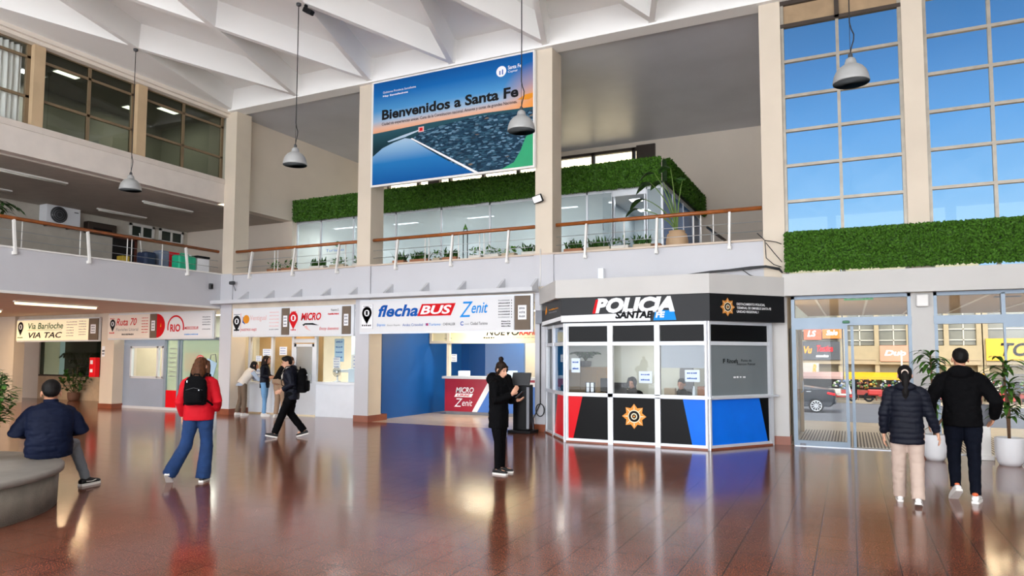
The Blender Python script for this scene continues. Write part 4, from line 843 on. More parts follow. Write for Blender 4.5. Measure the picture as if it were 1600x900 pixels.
# ------------------------------------------------------------------ welcome banner
def uvgrad(name, stops, axis='Z', rng=(0, 1)):
    m, t, b = newmat(name); N = t.nodes.new; tc = N('ShaderNodeTexCoord'); s_ = N('ShaderNodeSeparateXYZ'); t.links.new(tc.outputs['Object'], s_.inputs[0])
    mr = N('ShaderNodeMapRange'); mr.inputs[1].default_value, mr.inputs[2].default_value = rng; t.links.new(s_.outputs[axis], mr.inputs[0])
    r_ = N('ShaderNodeValToRGB'); ramp(r_, [(p, C(c_)) for p, c_ in stops]); t.links.new(mr.outputs[0], r_.inputs[0]); t.links.new(r_.outputs[0], b.inputs['Base Color']); b.inputs['Roughness'].default_value = .7; b.inputs['Specular IOR Level'].default_value = .15
    return m, t, b, r_
BX0, BX1, BZ0, BZ1 = -10.93, -6.42, 6.02, 8.68; BH = BZ1-BZ0
bt = thing('welcome_banner', 'large printed banner reading Bienvenidos a Santa Fe, hung between two columns', 'banner', ((BX0+BX1)/2, 14.42, BZ0))
b = MB().box(BX0-.05, BX1+.05, 14.44, 14.47, BZ0-.05, BZ1+.04); b.box(BX0-.05, BX0, 14.39, 14.44, BZ0-.05, BZ1+.04).box(BX1, BX1+.04, 14.39, 14.44, BZ0-.05, BZ1+.04).box(BX0, BX1, 14.39, 14.44, BZ1, BZ1+.04).box(BX0, BX1, 14.39, 14.44, BZ0-.05, BZ0)
b.build('frame', POSTW, bt)
skm, t_, b_, rr_ = uvgrad('print_sky', [(.5, '#e9a27a'), (.55, '#e3b49a'), (.62, '#9db7cf'), (.72, '#4d93c9'), (.88, '#1166ad'), (1, '#0b5397')], 'Z', (0, BH))
N = t_.nodes.new; tc = N('ShaderNodeTexCoord'); vm = N('ShaderNodeVectorMath'); vm.operation = 'DISTANCE'; t_.links.new(tc.outputs['Object'], vm.inputs[0]); vm.inputs[1].default_value = (2.35, 0, BH*.55)
rg = N('ShaderNodeValToRGB'); ramp(rg, [(0, (1, 1, 1)), (.55, (.35, .35, .35)), (1, (0, 0, 0))]); t_.links.new(vm.outputs['Value'], rg.inputs[0])
mx = N('ShaderNodeMix'); mx.data_type = 'RGBA'; t_.links.new(rg.outputs[0], mx.inputs[0]); t_.links.new(rr_.outputs[0], mx.inputs[6]); mx.inputs[7].default_value = (*C('#f0952c'), 1); t_.links.new(mx.outputs[2], b_.inputs['Base Color'])
cim, t_, b_ = newmat('print_city'); N = t_.nodes.new; tc = N('ShaderNodeTexCoord'); mp = N('ShaderNodeMapping'); mp.inputs['Scale'].default_value = (7, 1, 19); t_.links.new(tc.outputs['Object'], mp.inputs[0])
vo = N('ShaderNodeTexVoronoi'); vo.inputs['Scale'].default_value = 1.6; t_.links.new(mp.outputs[0], vo.inputs['Vector']); r_ = N('ShaderNodeValToRGB')
ramp(r_, [(0, C('#0f2233')), (.45, C('#1d3a50')), (.7, C('#2e5468')), (.84, C('#6f93ab')), (.92, C('#1a2a36')), (1, C('#c7a98c'))]); t_.links.new(vo.outputs['Color'], r_.inputs[0]); t_.links.new(r_.outputs[0], b_.inputs['Base Color']); b_.inputs['Roughness'].default_value = .7; b_.inputs['Specular IOR Level'].default_value = .15
rvm = uvgrad('print_river', [(0, '#0a559a'), (.2, '#2476b6'), (.36, '#8fb6d6'), (.45, '#b9cddd')], 'Z', (0, BH))[0]
ldm = uvgrad('print_land', [(0, '#0c2a38'), (.35, '#12303a'), (.5, '#27505c')], 'Z', (0, BH))[0]
mb = MB(); F = Face((BX0, 14.40), (BX1, 14.40), BZ0, BZ1, mb); F.rect(0, 1, 0, 1, 0, .0)
F.quad([(0, 0), (1, 0), (1, .515), (.7, .53), (.35, .525), (0, .505)], 1, .002)
F.quad([(.25, .40), (.6, 0), (1, 0), (1, .49), (.62, .51), (.3, .46)], 2, .003)
F.quad([(0, 0), (.63, 0), (.45, .16), (.33, .29), (.235, .40), (.2, .415), (.13, .39), (.06, .35), (0, .28)], 3, .004)
F.quad([(.10, .40), (.2, .425), (.29, .465), (.285, .475), (.18, .445), (.09, .41)], 3, .004); F.quad([(.235, .40), (.245, .405), (.66, 0), (.635, 0)], 6+iY-1, .005)
F.rect(.283, .318, .45, .50, 4+iP, .006); F.rect(.29, .31, .46, .49, 4+iR, .007)
F.quad([(.80, 0), (1, 0), (1, .30), (.955, .26), (.92, .14), (.88, .05)], 4, .006)
F.quad([(.9, .60), (.97, .585), (1, .6), (1, .64), (.95, .635)], 4+iO, .003)
g = lambda i: 4+i
F.text('Bienvenidos a Santa Fe', .055, .908,   .625, .725, g(iK), bold=.034)
F.text('Ciudad de experiencias unicas. Cuna de la Constitucion nacional. Amores y cunas de grandes Naciones.', .055, .90, .562, .60, g(iK), bold=.005)
F.text('Gobierno Provincia Santafesina', .06, .265, .885, .905, g(iW)); F.text('Hay Santafesinos', .06, .215, .845, .868, g(iW), bold=.02)
F.disc(.80, .88, .13, g(iW), .006, 28)
for a, h in ((-.035, .1), (.035, .12)): c_ = F.P(.80, .85, .009); mb.poly([c_+UX*(a-.014), c_+UX*(a+.014), c_+UX*(a+.014)+UZ*h, c_+UX*(a-.014)+UZ*h], g(iB))
F.text('Santa Fe', .842, .925, .885, .92, g(iW), bold=.015); F.text('Capital', .842, .90, .85, .875, g(iW))
mb.build('print', [skm, ldm, cim, rvm, pm('print_green', '#16a06a', .5)]+INKS, bt)
# ------------------------------------------------------------------ pendant lamps from the diagrid nodes
LG = pm('lamp_grey_enamel', '#a4a5a4', .45, .1, var=.06)
def pendant(x, y, z, label):
    t = thing('pendant_lamp', label, 'pendant lamp', (x, y, z), 0, 'bell shaped pendant lamps')
    c_ = (x, y, z)
    prof = [(.232, 0), (.235, .012), (.230, .05), (.216, .11), (.192, .165), (.155, .212), (.11, .245), (.078, .258), (.072, .30), (.062, .335), (.03, .36), (.0, .362)]
    MB().lathe(c_, prof+[(0, .25), (.06, .245), (.14, .205), (.18, .16), (.205, .105), (.22, .05), (.225, .01), (.232, 0)], 28).build('shade', LG, t)
    MB().ball((x, y, z+.1), .055, .055, .075).build('bulb', pm('bulb_white', '#e9e6dd', .3), t)
    MB().lathe((x, y, z+.36), [(.03, 0), (.03, .04), (.012, .07)], 12).build('cap', DGREY, t)
    pts = [(x, y, z+.42), (x+.015, y, z+.5), (x+.045, y, z+.6), (x+.05, y, z+.68), (x+.02, y, z+.76), (x, y, z+.86), (x+.004, y, z+1.6), (x, y, 8.78)]
    cb = MB().tube(pts, .009, 6); cb.tube([(x, y, z+.42), (x-.003, y, z+.7), (x+.002, y, z+.9)], .004, 5); cb.build('cord', CABLE, t)
    MB().lathe((x, y, 8.74), [(.05, .04), (.05, .0), (.01, -.03)], 12).build('ceiling_rose', DGREY, t)
pendant(-14.8, 10.5, 5.45, 'grey pendant lamp hanging in front of the left gallery'); pendant(-9.87, 10.5, 5.46, 'grey pendant lamp hanging left of the welcome banner')
pendant(-4.9, 10.5, 5.46, 'grey pendant lamp hanging before the right edge of the banner'); pendant(.1, 10.5, 5.44, 'grey pendant lamp hanging before the tall blue windows')
t = thing('ceiling_spotlight', 'small black spotlight clamped to the ceiling rib beside a lamp cord', 'spotlight', (-9.75, 10.6, 8.6)); M_ = Matrix.Rotation(R(30), 3, 'Y')
MB().rbox((-9.72, 10.62, 8.64), .24, .12, .1, .02, M_).build('head', BLACKM, t); MB().box(-9.8, -9.76, 10.58, 10.64, 8.66, 8.8).build('bracket', BLACKM, t)
# ------------------------------------------------------------------ railings
def railing(label, P, Q, posts, thin, ends=True, n=Vector((0, -1, 0))):
    """P, Q: ends of the handrail on the slab edge (z of slab top); posts: distances along it"""
    P, Q = Vector(P), Vector(Q); U = (Q-P).normalized(); t = thing('railing', label, 'railing', (P+Q)/2)
    MB().tube([P+UZ*.63, Q+UZ*.63], .042, 10).build('handrail', WOODR, t)
    for h in (.17, .36): MB().tube([P+UZ*h, Q+UZ*h], .007, 5).build('rail_wire', WIRE, t)
    for d in posts:
        c_ = P+U*d; a = c_+n*.12-UZ*.17; e = c_+UZ*.60
        M_ = Matrix((U, (e-a).normalized().cross(U), (e-a).normalized())).transposed(); m_ = MB()
        m_.obox((a+e)/2, .045, .06, (e-a).length, M_); m_.build('post', POSTW, t)
        MB().obox(c_+n*.07-UZ*.14, .07, .12, .07, Matrix((U, -n, UZ)).transposed()).build('bracket', POSTW, t)
    for d in thin:
        c_ = P+U*d; MB().tube([c_-n*.03, c_-n*.03+UZ*.6], .013, 6).build('baluster', POSTW, t)
YR = 14.56
railing('wooden topped railing between the two left columns of the mezzanine', (-15.8, YR, 4), (-11.5, YR, 4), [.62, 2.2, 3.72], [1.42, 1.54, 3.0, 3.9])
railing('wooden topped railing below the welcome banner', (-10.98, YR, 4), (-6.45, YR, 4), [.76, 2.36, 3.87], [1.55, 1.66, 3.08, 3.2, 2.5])
railing('wooden topped railing behind the police booth roof', (-5.92, YR, 4), (-1.52, YR, 4), [.72, 2.3, 3.78], [1.57, 3.05, 3.2, 3.45])
railing('wooden topped railing along the left gallery', (-16.35, 2.0, 4.02), (-16.35, 14.4, 4.02), [1.2, 2.8, 4.4, 6.9, 8.55, 11.3], [2.0, 7.1, 9.6, 9.72, 8.4, 10.6], n=Vector((1, 0, 0)))
# ------------------------------------------------------------------ leaves
def leafmat(name, a, c_, rough=.5, sc_=14):
    m, t, b = newmat(name); N = t.nodes.new; tc = N('ShaderNodeTexCoord'); n_ = N('ShaderNodeTexNoise'); n_.inputs['Scale'].default_value = sc_; n_.inputs['Detail'].default_value = 3; t.links.new(tc.outputs['Object'], n_.inputs[0])
    r_ = N('ShaderNodeValToRGB'); ramp(r_, [(.36, C(a)), (.64, C(c_))]); t.links.new(n_.outputs['Fac'], r_.inputs[0]); t.links.new(r_.outputs[0], b.inputs['Base Color']); b.inputs['Roughness'].default_value = rough; b.inputs['Specular IOR Level'].default_value = .3
    return m
HEDGE = leafmat('hedge_green', '#213f0a', '#4d7d1e', .6, 30); LEAFD = leafmat('dark_leaf', '#1f3d17', '#3f6a2a', .4); LEAFM = leafmat('mid_leaf', '#2f5a1f', '#5f8f3a', .4); LEAFP = leafmat('plant_leaf', '#243f14', '#4c7a2a', .45); LEAFL = leafmat('fresh_leaf', '#3f7a26', '#78a843', .4)
def hedge(name, label, O, U, L, H, D, n, leaf, seed):
    """leafy artificial hedge panel: backing from O along U (length L), height H, thickness D towards U x Z"""
    rnd = random.Random(seed); O, U = Vector(O), Vector(U); Nn = U.cross(UZ)
    t = thing(name, label, 'hedge', O+U*(L/2))
    b = MB(); b.prism([O, O+U*L, O+U*L+Nn*D*.6, O+Nn*D*.6], (0, 0, H*.97)); b.build('backing', pm('hedge_backing', '#1d3511', .9, var=.4, scale=20), t)
    m_ = MB(); vs, fs = [], []
    for i in range(n):
        u = rnd.uniform(-.02, L+.02); v = rnd.uniform(-.03, H+.03); d = D*.6+rnd.uniform(0, D*.4)
        if rnd.random() < .13: v = H+rnd.uniform(-.02, .03); d = rnd.uniform(0, D)
        c_ = O+U*u+UZ*v+Nn*d; a = rnd.uniform(0, 6.28); s_ = leaf*rnd.uniform(.7, 1.3); tilt = rnd.uniform(-.9, .9)
        e = (U*math.cos(a)+UZ*math.sin(a))*.8+Nn*rnd.uniform(.2, .9); e.normalize(); f = e.cross(Nn); f = (f.normalized() if f.length > .1 else U)+Nn*tilt*.5; f.normalize()
        k_ = len(vs); vs += [c_-e*s_*.5, c_+f*s_*.24, c_+e*s_*.5, c_-f*s_*.24]; fs.append((k_, k_+1, k_+2, k_+3))
    m_.add(vs, fs); o = m_.build('foliage', HEDGE, t); return t
hedge('hedge_panel', 'long bright green hedge panel on the ledge below the tall blue windows', (-1.08, 14.47, 3.335), (1, 0, 0), 8.5, .70, .17, 26000, .07, 1)
hedge('hedge_panel', 'green hedge band along the front top of the glass office', (-16.2, 17.38, 6.02), (1, 0, 0), 12.0, .64, .2, 24000, .085, 2)
hedge('hedge_panel', 'green hedge band along the right side of the glass office', (-4.19, 17.42, 6.1), (0, 1, 0), 4.9, .56, .2, 9000, .085, 3)
def blade(mb, base, d, L, w, droop=.5, n=5, mi=0, fold=.15, up0=0):
    """one lanceolate leaf arching from base along d"""
    base, d = Vector(base), Vector(d).normalized(); s_ = d.cross(UZ); s_ = s_.normalized() if s_.length > .05 else Vector((1, 0, 0)); p = base.copy(); dirn = d.copy(); L_, M2, R_ = [], [], []
    for i in range(n+1):
        q = i/n; ww = w*math.sin(math.pi*(.08+.92*q))**.8*.5 if q < 1 else 0
        nn = s_.cross(dirn).normalized(); L_.append(p+s_*ww+nn*ww*fold); M2.append(p.copy()); R_.append(p-s_*ww+nn*ww*fold); p = p+dirn*(L/n); dirn = (dirn-UZ*droop/n).normalized()
    vs = L_+M2+R_; m = n+1
    mb.add(vs, [(i, i+1, m+i+1, m+i) for i in range(n)]+[(m+i, m+i+1, 2*m+i+1, 2*m+i) for i in range(n)], mi, True)
def pot(t, c_, r, h, m, soil=True, bulge=0):
    x, y, z = c_
    MB().lathe(c_, [(r*.72, 0), (r*.9, h*.15), (r*(.98+bulge), h*.5), (r, h*.97), (r, h), (r*.9, h), (r*.88, h*.9)], 28).build('pot', m, t)
    if soil: MB().lathe((x, y, z+h*.9), [(r*.9, 0), (0, .01)], 20).build('soil', pm('soil', '#3a2a1f', .95), t)
WPOT = pm('white_glazed_pot', '#e3e4e6', .35, var=.02)
def dracaena(c_, r, h, tops, label, seed, potm=WPOT, cat='plant', lm=LEAFP, L=.38, name='potted_plant'):
    rnd = random.Random(seed); x, y, z = c_; t = thing(name, label, cat, c_); pot(t, c_, r, h, potm, True, .03)
    st = MB(); fo = MB()
    for hx, hy, hz, nn in tops:
        st.tube([(x, y, z+h*.85), (x+hx*.4, y+hy*.4, z+(h+hz)/2), (x+hx, y+hy, z+hz)], [.022, .018, .014], 8)
        for i in range(int(nn*1.7)):
            a = i*2.4+rnd.uniform(-.3, .3); zz = z+hz-rnd.uniform(0, .28); q = zz-z
            blade(fo, (x+hx, y+hy, zz), (math.cos(a), math.sin(a), rnd.uniform(.2, 1.1)), L*rnd.uniform(.75, 1.15), .075, rnd.uniform(1.3, 2.2), 6)
    st.build('stem', pm('stem_brown', '#6b4f38', .8), t); fo.build('foliage', lm, t); return t
dracaena((1.2, 13.5, 0), .175, .42, [(-.02, 0, 1.72, 16), (.08, .04, 1.4, 15), (-.03, .03, 1.05, 12), (.16, 0, .75, 6)], 'tall drooping plant in a white pot between the walking couple', 3)
dracaena((2.2, 13.4, 0), .2, .43, [(-.04, 0, 1.62, 13), (.03, .02, 1.3, 15), (.0, .03, .95, 16)], 'tall drooping plant in a white pot at the right edge by the glass door', 4)
t = thing('urn_stand', 'grey urn on a white pedestal behind the man in black', 'urn', (1.9, 13.98, 0)); MB().rbox((1.9, 13.98, .04), .34, .3, .08, .01).rbox((1.9, 13.98, .3), .26, .24, .5, .01).build('pedestal', POSTW, t); MB().lathe((1.9, 13.98, .54), [(.1, 0), (.15, .08), (.175, .25), (.17, .36), (.14, .36), (.12, .3)], 24).build('urn', MGREY, t)
# ------------------------------------------------------------------ concrete bench with its plant
CONC = pm('grey_concrete', '#827a6e', .85, var=.14, scale=6, bump=.5, bscale=90); CONT = pm('smooth_concrete_top', '#8b857e', .6, var=.08, scale=4)
bc = (-9.3, 3.6); BR = 1.87
t = thing('round_bench', 'round grey concrete bench with a smooth top, cut off by the left edge', 'bench', (*bc, 0))
MB().lathe((*bc, 0), [(BR-.04, 0), (BR-.03, .38), (BR-.85, .38), (BR-.85, 0)], 96).build('base', CONC, t)
MB().lathe((*bc, .38), [(BR-.04, 0), (BR+.015, .0), (BR+.02, .05), (BR-.0, .07), (BR-.82, .07), (BR-.86, .05), (BR-.86, 0)], 96).build('top_slab', CONT, t)
MB().lathe((*bc, 0), [(BR-.85, .0), (BR-.85, .30), (0, .30)], 64).build('inner_bed', pm('dark_bed', '#4b463e', .9, var=.2), t)
t = thing('potted_plant', 'bushy green plant in a dark grey pot on the round concrete bench', 'plant', (-9.27, 4.78, .45)); c_ = (-9.27, 4.78, .45)
pot(t, c_, .2, .42, pm('dark_grey_pot', '#55565a', .5), True); rnd = random.Random(9); fo, st = MB(), MB()
for i in range(9):
    a = i*2.4; st.tube([(c_[0], c_[1], .8), (c_[0]+.1*math.cos(a), c_[1]+.1*math.sin(a), 1.05), (c_[0]+.2*math.cos(a), c_[1]+.2*math.sin(a), 1.3+.04*(i % 4))], [.012, .009, .006], 6)
for i in range(950):
    a = rnd.uniform(0, 6.28); zz = rnd.uniform(.86, 1.5); rr = .32*math.sqrt(max(.05, 1-((zz-1.15)/.38)**2))*rnd.uniform(.45, 1)
    p = Vector((c_[0]+rr*math.cos(a), c_[1]+rr*math.sin(a), zz)); blade(fo, p, (math.cos(a)+rnd.uniform(-.6, .6), math.sin(a)+rnd.uniform(-.6, .6), rnd.uniform(-.2, .8)), rnd.uniform(.07, .13), rnd.uniform(.045, .075), rnd.uniform(.3, 1.5), 3)
st.build('stem', pm('stem_green', '#54603a', .7), t); fo.build('foliage', LEAFM, t)
# plants behind the dark window at the far left
t = thing('slender_plant', 'slender branching plant against the beige wall behind the seated man', 'plant', (-25.6, 16.25, 0)); c_ = (-25.6, 16.25, 0); pot(t, c_, .2, .3, pm('terracotta_dark', '#6b4a38', .7)); st, fo = MB(), MB(); rnd = random.Random(2)
for k_, (dx, hz) in enumerate(((-.5, 1.0), (-.1, 1.15), (.2, 1.25), (.45, .95), (.7, .8), (-.8, .75))):
    st.tube([(c_[0], c_[1], .25), (c_[0]+dx*.5, c_[1], hz*.6), (c_[0]+dx, c_[1], hz)], .014, 5)
    for i in range(16): q = rnd.uniform(.4, 1); blade(fo, (c_[0]+dx*q, c_[1], hz*q), (rnd.uniform(-1, 1), rnd.uniform(-1, 1), rnd.uniform(0, .8)), .25, .12, 1, 4)
st.build('stem', pm('stem_brown2', '#5b4a35', .8), t); fo.build('foliage', LEAFD, t)
def frond_plant(label, c_, n, L, seed, m=LEAFD, wv=.1, hb=.8, k=1):
    rnd = random.Random(seed); t = thing('palm_plant', label, 'plant', c_); x, y, z = c_; pot(t, c_, .22*k, .35*k*k, pm('dark_pot', '#3c3a36', .6)); fo, st = MB(), MB()
    for i in range(n):
        a = i*2.4; d = Vector((math.cos(a), math.sin(a), 0)); p0 = Vector((x, y, z+.3*k*k)); pts = [p0+d*(L*.75*q)+UZ*(hb*(1.6*q-1.05*q*q)*1.6) for q in np.linspace(0, 1, 8)]
        st.tube(pts, .012*k, 5)
        for j in range(2, 8):
            for s_ in (-1, 1):
                for o_ in (0, .5): q = pts[j]*(1-o_*.5)+pts[j-1]*(o_*.5); blade(fo, q, d.cross(UZ)*s_+d*.7-UZ*.1, L*.33, wv*.5, 1.0, 3)
    st.build('stem', pm('frond_stem', '#45522c', .7), t); fo.build('foliage', m, t); return t
frond_plant('dark palm behind the smoked window, left one', (-27.2, 17.55, 0), 17, .85, 1, LEAFM, .12, 1.5); frond_plant('dark palm behind the smoked window, middle one', (-25.4, 17.55, 0), 17, .85, 2, LEAFM, .12, 1.35); frond_plant('dark palm behind the smoked window beside the fire cabinet', (-23.6, 17.55, 0), 17, .85, 3, LEAFM, .12, 1.55)
# ------------------------------------------------------------------ glass office on the mezzanine
OW = pm('office_white', '#d7dde0', .7, var=.02)
struct('ceiling_office_box', MB().box(-16.2, -4.2, 17.45, 22.4, 5.98, 6.1), OW)
struct('wall_office_rear', MB().box(-16.2, -4.25, 20.9, 21.0, 3.97, 5.98).box(-6.0, -5.9, 18.9, 20.9, 3.97, 5.98), pm('office_pale_wall', '#c3cdd0', .7, var=.04))
b = MB(); xs = [-16.2, -15.2, -13.9, -12.3, -10.7, -9.1, -7.5, -6.2, -5.5, -4.6, -4.2]
for x in xs: b.box(x-.025, x+.025, 17.4, 17.46, 3.97, 6.02)
b.box(-16.2, -4.2, 17.4, 17.46, 3.97, 4.05).box(-16.2, -4.2, 17.4, 17.46, 5.94, 6.02).box(-5.5, -4.6, 17.38, 17.47, 5.82, 6.02)
for y_ in (18.6, 19.9, 21.2, 22.3): b.box(-4.23, -4.18, y_-.025, y_+.025, 3.97, 6.02)
b.box(-4.23, -4.18, 17.4, 22.4, 3.97, 4.05)
o = struct('window_19', b, ALUW)
struct('pane', MB().box(-16.2, -5.5, 17.43, 17.438, 4.05, 5.94).box(-4.6, -4.2, 17.43, 17.438, 4.05, 5.94), OFFGL, o); struct('pane', MB().box(-4.21, -4.202, 17.45, 22.4, 4.05, 5.98), glass('blue_office_glass', '#c5d8f0', 1, .6, '#8fb0d8'), o)
mb = MB(); F = Face((-15.15, 17.425), (-13.95, 17.425), 4.6, 5.4, mb); F.text('Turismo', .12, .72, .45, .56, iB); F.disc(.5, .74, .09, iG, .004, 14, 1, 0, 300, .03); mb.build('lettering', [PAPER]+INKS, o)
d = struct('door_6', MB().box(-5.5, -5.44, 17.4, 17.46, 4.0, 5.82).box(-4.66, -4.6, 17.4, 17.46, 4.0, 5.82), ALU); struct('pane', MB().box(-5.5, -5.48, 16.6, 17.4, 4.02, 5.8), CLEAR, d); struct('door_handle', MB().tube([(-5.53, 16.75, 4.85), (-5.55, 16.75, 4.95), (-5.55, 16.75, 5.1)], .015, 6), ALU, d)
def office_light(lb, x, y, sx, sy, pw): ceil_lamp(lb, x, y, 5.98, sx, sy, pw, (.95, 1, 1), None, '#f4f8fa')
office_light('bright strip light in the office, second from its left end', -12.9, 18.8, .9, .1, 34); office_light('bright strip light at the left end of the office', -15.2, 18.6, .9, .1, 34); office_light('bright strip light in the middle of the office', -10.2, 18.9, .9, .1, 34); office_light('bright strip light in the office right of the banner column', -7.4, 18.7, .9, .1, 34)
office_light('nearer square light panel above the open office door', -5.2, 18.6, .3, .3, 5); office_light('deeper square light panel behind the open office door', -5.35, 20.0, .3, .3, 4)
for i, (x, w_) in enumerate(((-14.3, 1.2), (-11.5, 1.5), (-8.6, 1.5))):
    t = thing('office_cabinet', ('white cabinet inside the office behind the left columns', 'white cabinet inside the office below the banner', 'white cabinet inside the office near the banner column')[i], 'cabinet', (x, 20.5, 3.97)); MB().rbox((x, 20.5, 4.72), w_, .5, 1.5, .01).build('body', OW, t)
    for s_ in (-1, 1): MB().rbox((x+s_*w_*.24, 20.23, 4.72), w_*.45, .02, 1.4, .005).build('door', PAPER, t)
t = thing('stair_rail', 'dark stair handrail descending at the right end of the mezzanine', 'handrail', (-2.6, 16.5, 3.97)); sr = MB(); sr.tube([(-3.55, 20.0, 5.3), (-2.55, 16.6, 4.35)], .035, 8); sr.build('handrail', DKBROWN, t); MB().tube([(-2.6, 16.7, 3.97), (-2.6, 16.7, 4.38)], .02, 6).build('post', POSTW, t); MB().tube([(-3.3, 19.2, 3.97), (-3.3, 19.2, 5.08)], .02, 6).build('post', POSTW, t)
# planters along the railing
rnd = random.Random(12)
def planter(x, w_, label, m, style, grp='plant boxes along the mezzanine railing', y=14.98, z=3.97, hh=.16):
    t = thing('plant_box', label, 'planter', (x, y, z), 0, grp)
    b = MB(); b.rbox((x, y, z+hh/2), w_, .2, hh, .012); b.build('box', m, t); fo = MB()
    for i in range(int(70*w_/.5)):
        px, py = x+rnd.uniform(-w_/2, w_/2)*.9, y+rnd.uniform(-.09, .09)
        if style == 0: blade(fo, (px, py, z+hh), (rnd.uniform(-.8, .8), rnd.uniform(-.8, .8), 1.2), rnd.uniform(.12, .3), .04, rnd.uniform(.5, 1.8), 4)
        else: blade(fo, (px, py, z+hh+rnd.uniform(0, .16)), (rnd.uniform(-1, 1), rnd.uniform(-1, 1), rnd.uniform(0, 1)), rnd.uniform(.06, .12), .05, 1, 3)
    fo.build('foliage', (LEAFD, LEAFM, LEAFL)[style % 3], t)
TER, WBX, SBX = pm('terracotta_box', '#a06a4a', .7), pm('white_plant_box', '#d6d2c8', .6), pm('sand_plant_box', '#b7a88e', .7)
for x, w_, lb, m_, st_ in ((-14.75, .42, 'small leafy plant box at the left end of the left railing', TER, 1), (-14.2, .45, 'terracotta plant box second from the left column', TER, 1), (-13.15, .5, 'white plant box with low leaves behind the middle post of the left railing', WBX, 0), (-12.45, .5, 'sand plant box with low leaves near the banner column', SBX, 1), (-11.75, .35, 'small white plant box beside the left banner column', WBX, 1),
    (-10.45, .35, 'small plant box with spiky leaves at the left end below the banner', TER, 0), (-9.82, .55, 'full leafy plant box below the left of the banner', TER, 0), (-9.3, .2, 'low plant box left of the bushy one below the banner', SBX, 1), (-8.92, .42, 'bushy green plant box below the middle of the banner', TER, 0), (-8.2, .35, 'white plant box with dark leaves right of the metal lantern', WBX, 1), (-7.75, .4, 'white low plant box with small tufts below the banner', WBX, 1), (-7.3, .35, 'round tufted plant box near the right end below the banner', SBX, 2), (-6.75, .4, 'dark leaved plant box beside the right banner column', WBX, 0),
    (-5.65, .45, 'leafy plant box at the left end behind the booth roof', TER, 0), (-5.05, .55, 'wide leafy plant box left of the open office door', SBX, 0), (-4.55, .4, 'white plant box before the open office door', WBX, 1), (-4.05, .4, 'tall leafy plant box beside the big clay pot', SBX, 0)): planter(x, w_, lb, m_, st_)
t = thing('garden_lantern', 'dark metal lantern with green top standing behind the railing under the banner', 'lantern', (-8.58, 15.1, 3.97)); m_ = MB()
for a in (-.06, .06): m_.tube([(-8.58+a, 15.1, 3.97), (-8.58+a, 15.1, 4.75)], .012, 6)
m_.tube([(-8.58+.06*math.cos(R(q)), 15.1, 4.75+.09*math.sin(R(q))) for q in range(0, 181, 20)], .012, 6); m_.build('frame', DGREY, t); MB().lathe((-8.58, 15.1, 4.83), [(.06, 0), (.03, .06), (0, .14)], 10).build('top', LEAFM, t)
# big strelitzia in a clay pot
t = thing('potted_plant', 'big broad leaved plant in a beige clay pot at the right end of the mezzanine', 'plant', (-3.38, 15.35, 3.97)); c_ = (-3.38, 15.35, 3.97); MB().lathe(c_, [(.17, 0), (.23, .08), (.245, .22), (.215, .38), (.17, .42), (.18, .46), (.14, .46), (.12, .4)], 26).build('pot', pm('beige_clay_pot', '#c5a582', .6, var=.08), t); st, fo = MB(), MB()
for ax, ay, hz, L in ((-.55, .0, 1.15, .5), (-.75, .1, .85, .5), (-.45, -.15, 1.35, .45), (-.15, .1, 1.5, .4), (-.85, -.1, .6, .4), (.1, .15, 1.2, .4), (-.65, .2, 1.25, .4), (-.3, .1, 1.2, .45)):
    p0 = Vector(c_)+UZ*.42; p2 = Vector(c_)+Vector((ax, ay, .42+hz)); p1 = (p0+p2)/2+Vector((-ax*.3, -ay*.3, .12)); pts = [(1-q)**2*p0+2*q*(1-q)*p1+q*q*p2 for q in np.linspace(0, 1, 7)]
    st.tube(pts, [.022, .02, .018, .015, .012, .01, .008], 6); blade(fo, p2, (ax*.8-.15, ay, .25), L, .26, 2.6, 7, 0, -.25)
st.build('stem', pm('green_stalk', '#5e7a35', .5), t); fo.build('foliage', LEAFD, t)
boxy('low_planter', 'small red brown trough beside the clay pot', 'planter', -3.98, -3.72, 15.2, 15.4, 3.97, 4.17, TER)
# ------------------------------------------------------------------ gallery fittings
GX = -21.2
t = thing('air_conditioner', 'white outdoor air conditioner unit on the back wall of the left gallery', 'air conditioner', (GX, 12.7, 5.48)); MB().rbox((GX+.2, 12.7, 5.76), .36, 1.0, .58, .02).build('casing', PAPER, t); g = MB(); g.lathe((0, 0, 0), [(.24, 0), (.24, .02), (.05, .03), (0, .03)], 28); gm = MB(); gm.v = [(GX+.385+v[2], 12.55+v[0], 5.77+v[1]) for v in g.v]; gm.f, gm.mi, gm.sm = g.f, g.mi, g.sm; o = gm.build('fan_grille', DGREY, t); gm = MB()
for r_ in (.08, .14, .2): gm.tube([(GX+.42, 12.55+r_*math.cos(R(q)), 5.77+r_*math.sin(R(q))) for q in range(0, 361, 24)], .006, 4)
gm.build('grille_ring', MGREY, o); MB().box(GX+.39, GX+.4, 13.0, 13.12, 5.9, 5.93).build('badge', MGREY, t); MB().box(GX, GX+.45, 12.35, 12.39, 5.44, 5.48).box(GX, GX+.45, 13.0, 13.04, 5.44, 5.48).build('bracket', DGREY, t)
t = thing('shutter_box', 'dark shutter box above the dark gallery doorway', 'box', (GX, 14.05, 5.4)); MB().rbox((GX+.12, 14.0, 5.6), .24, .95, .36, .03).build('casing', DKBROWN, t); MB().box(GX+.23, GX+.245, 13.7, 14.3, 5.45, 5.6).build('front_plate', BLACKM, t)
struct('door_7', MB().box(GX-.02, GX+.02, 14.5, 15.25, 4.0, 5.42), pm('doorway_shade_paint', '#15120f', .8)); struct('trim_9', MB().box(GX, GX+.05, 15.25, 15.33, 4.0, 5.5).box(GX, GX+.05, 14.42, 15.33, 5.42, 5.5), pm('red_brown_jamb', '#5a2b1f', .5))  # dark sheet painted in for the shade inside the open doorway
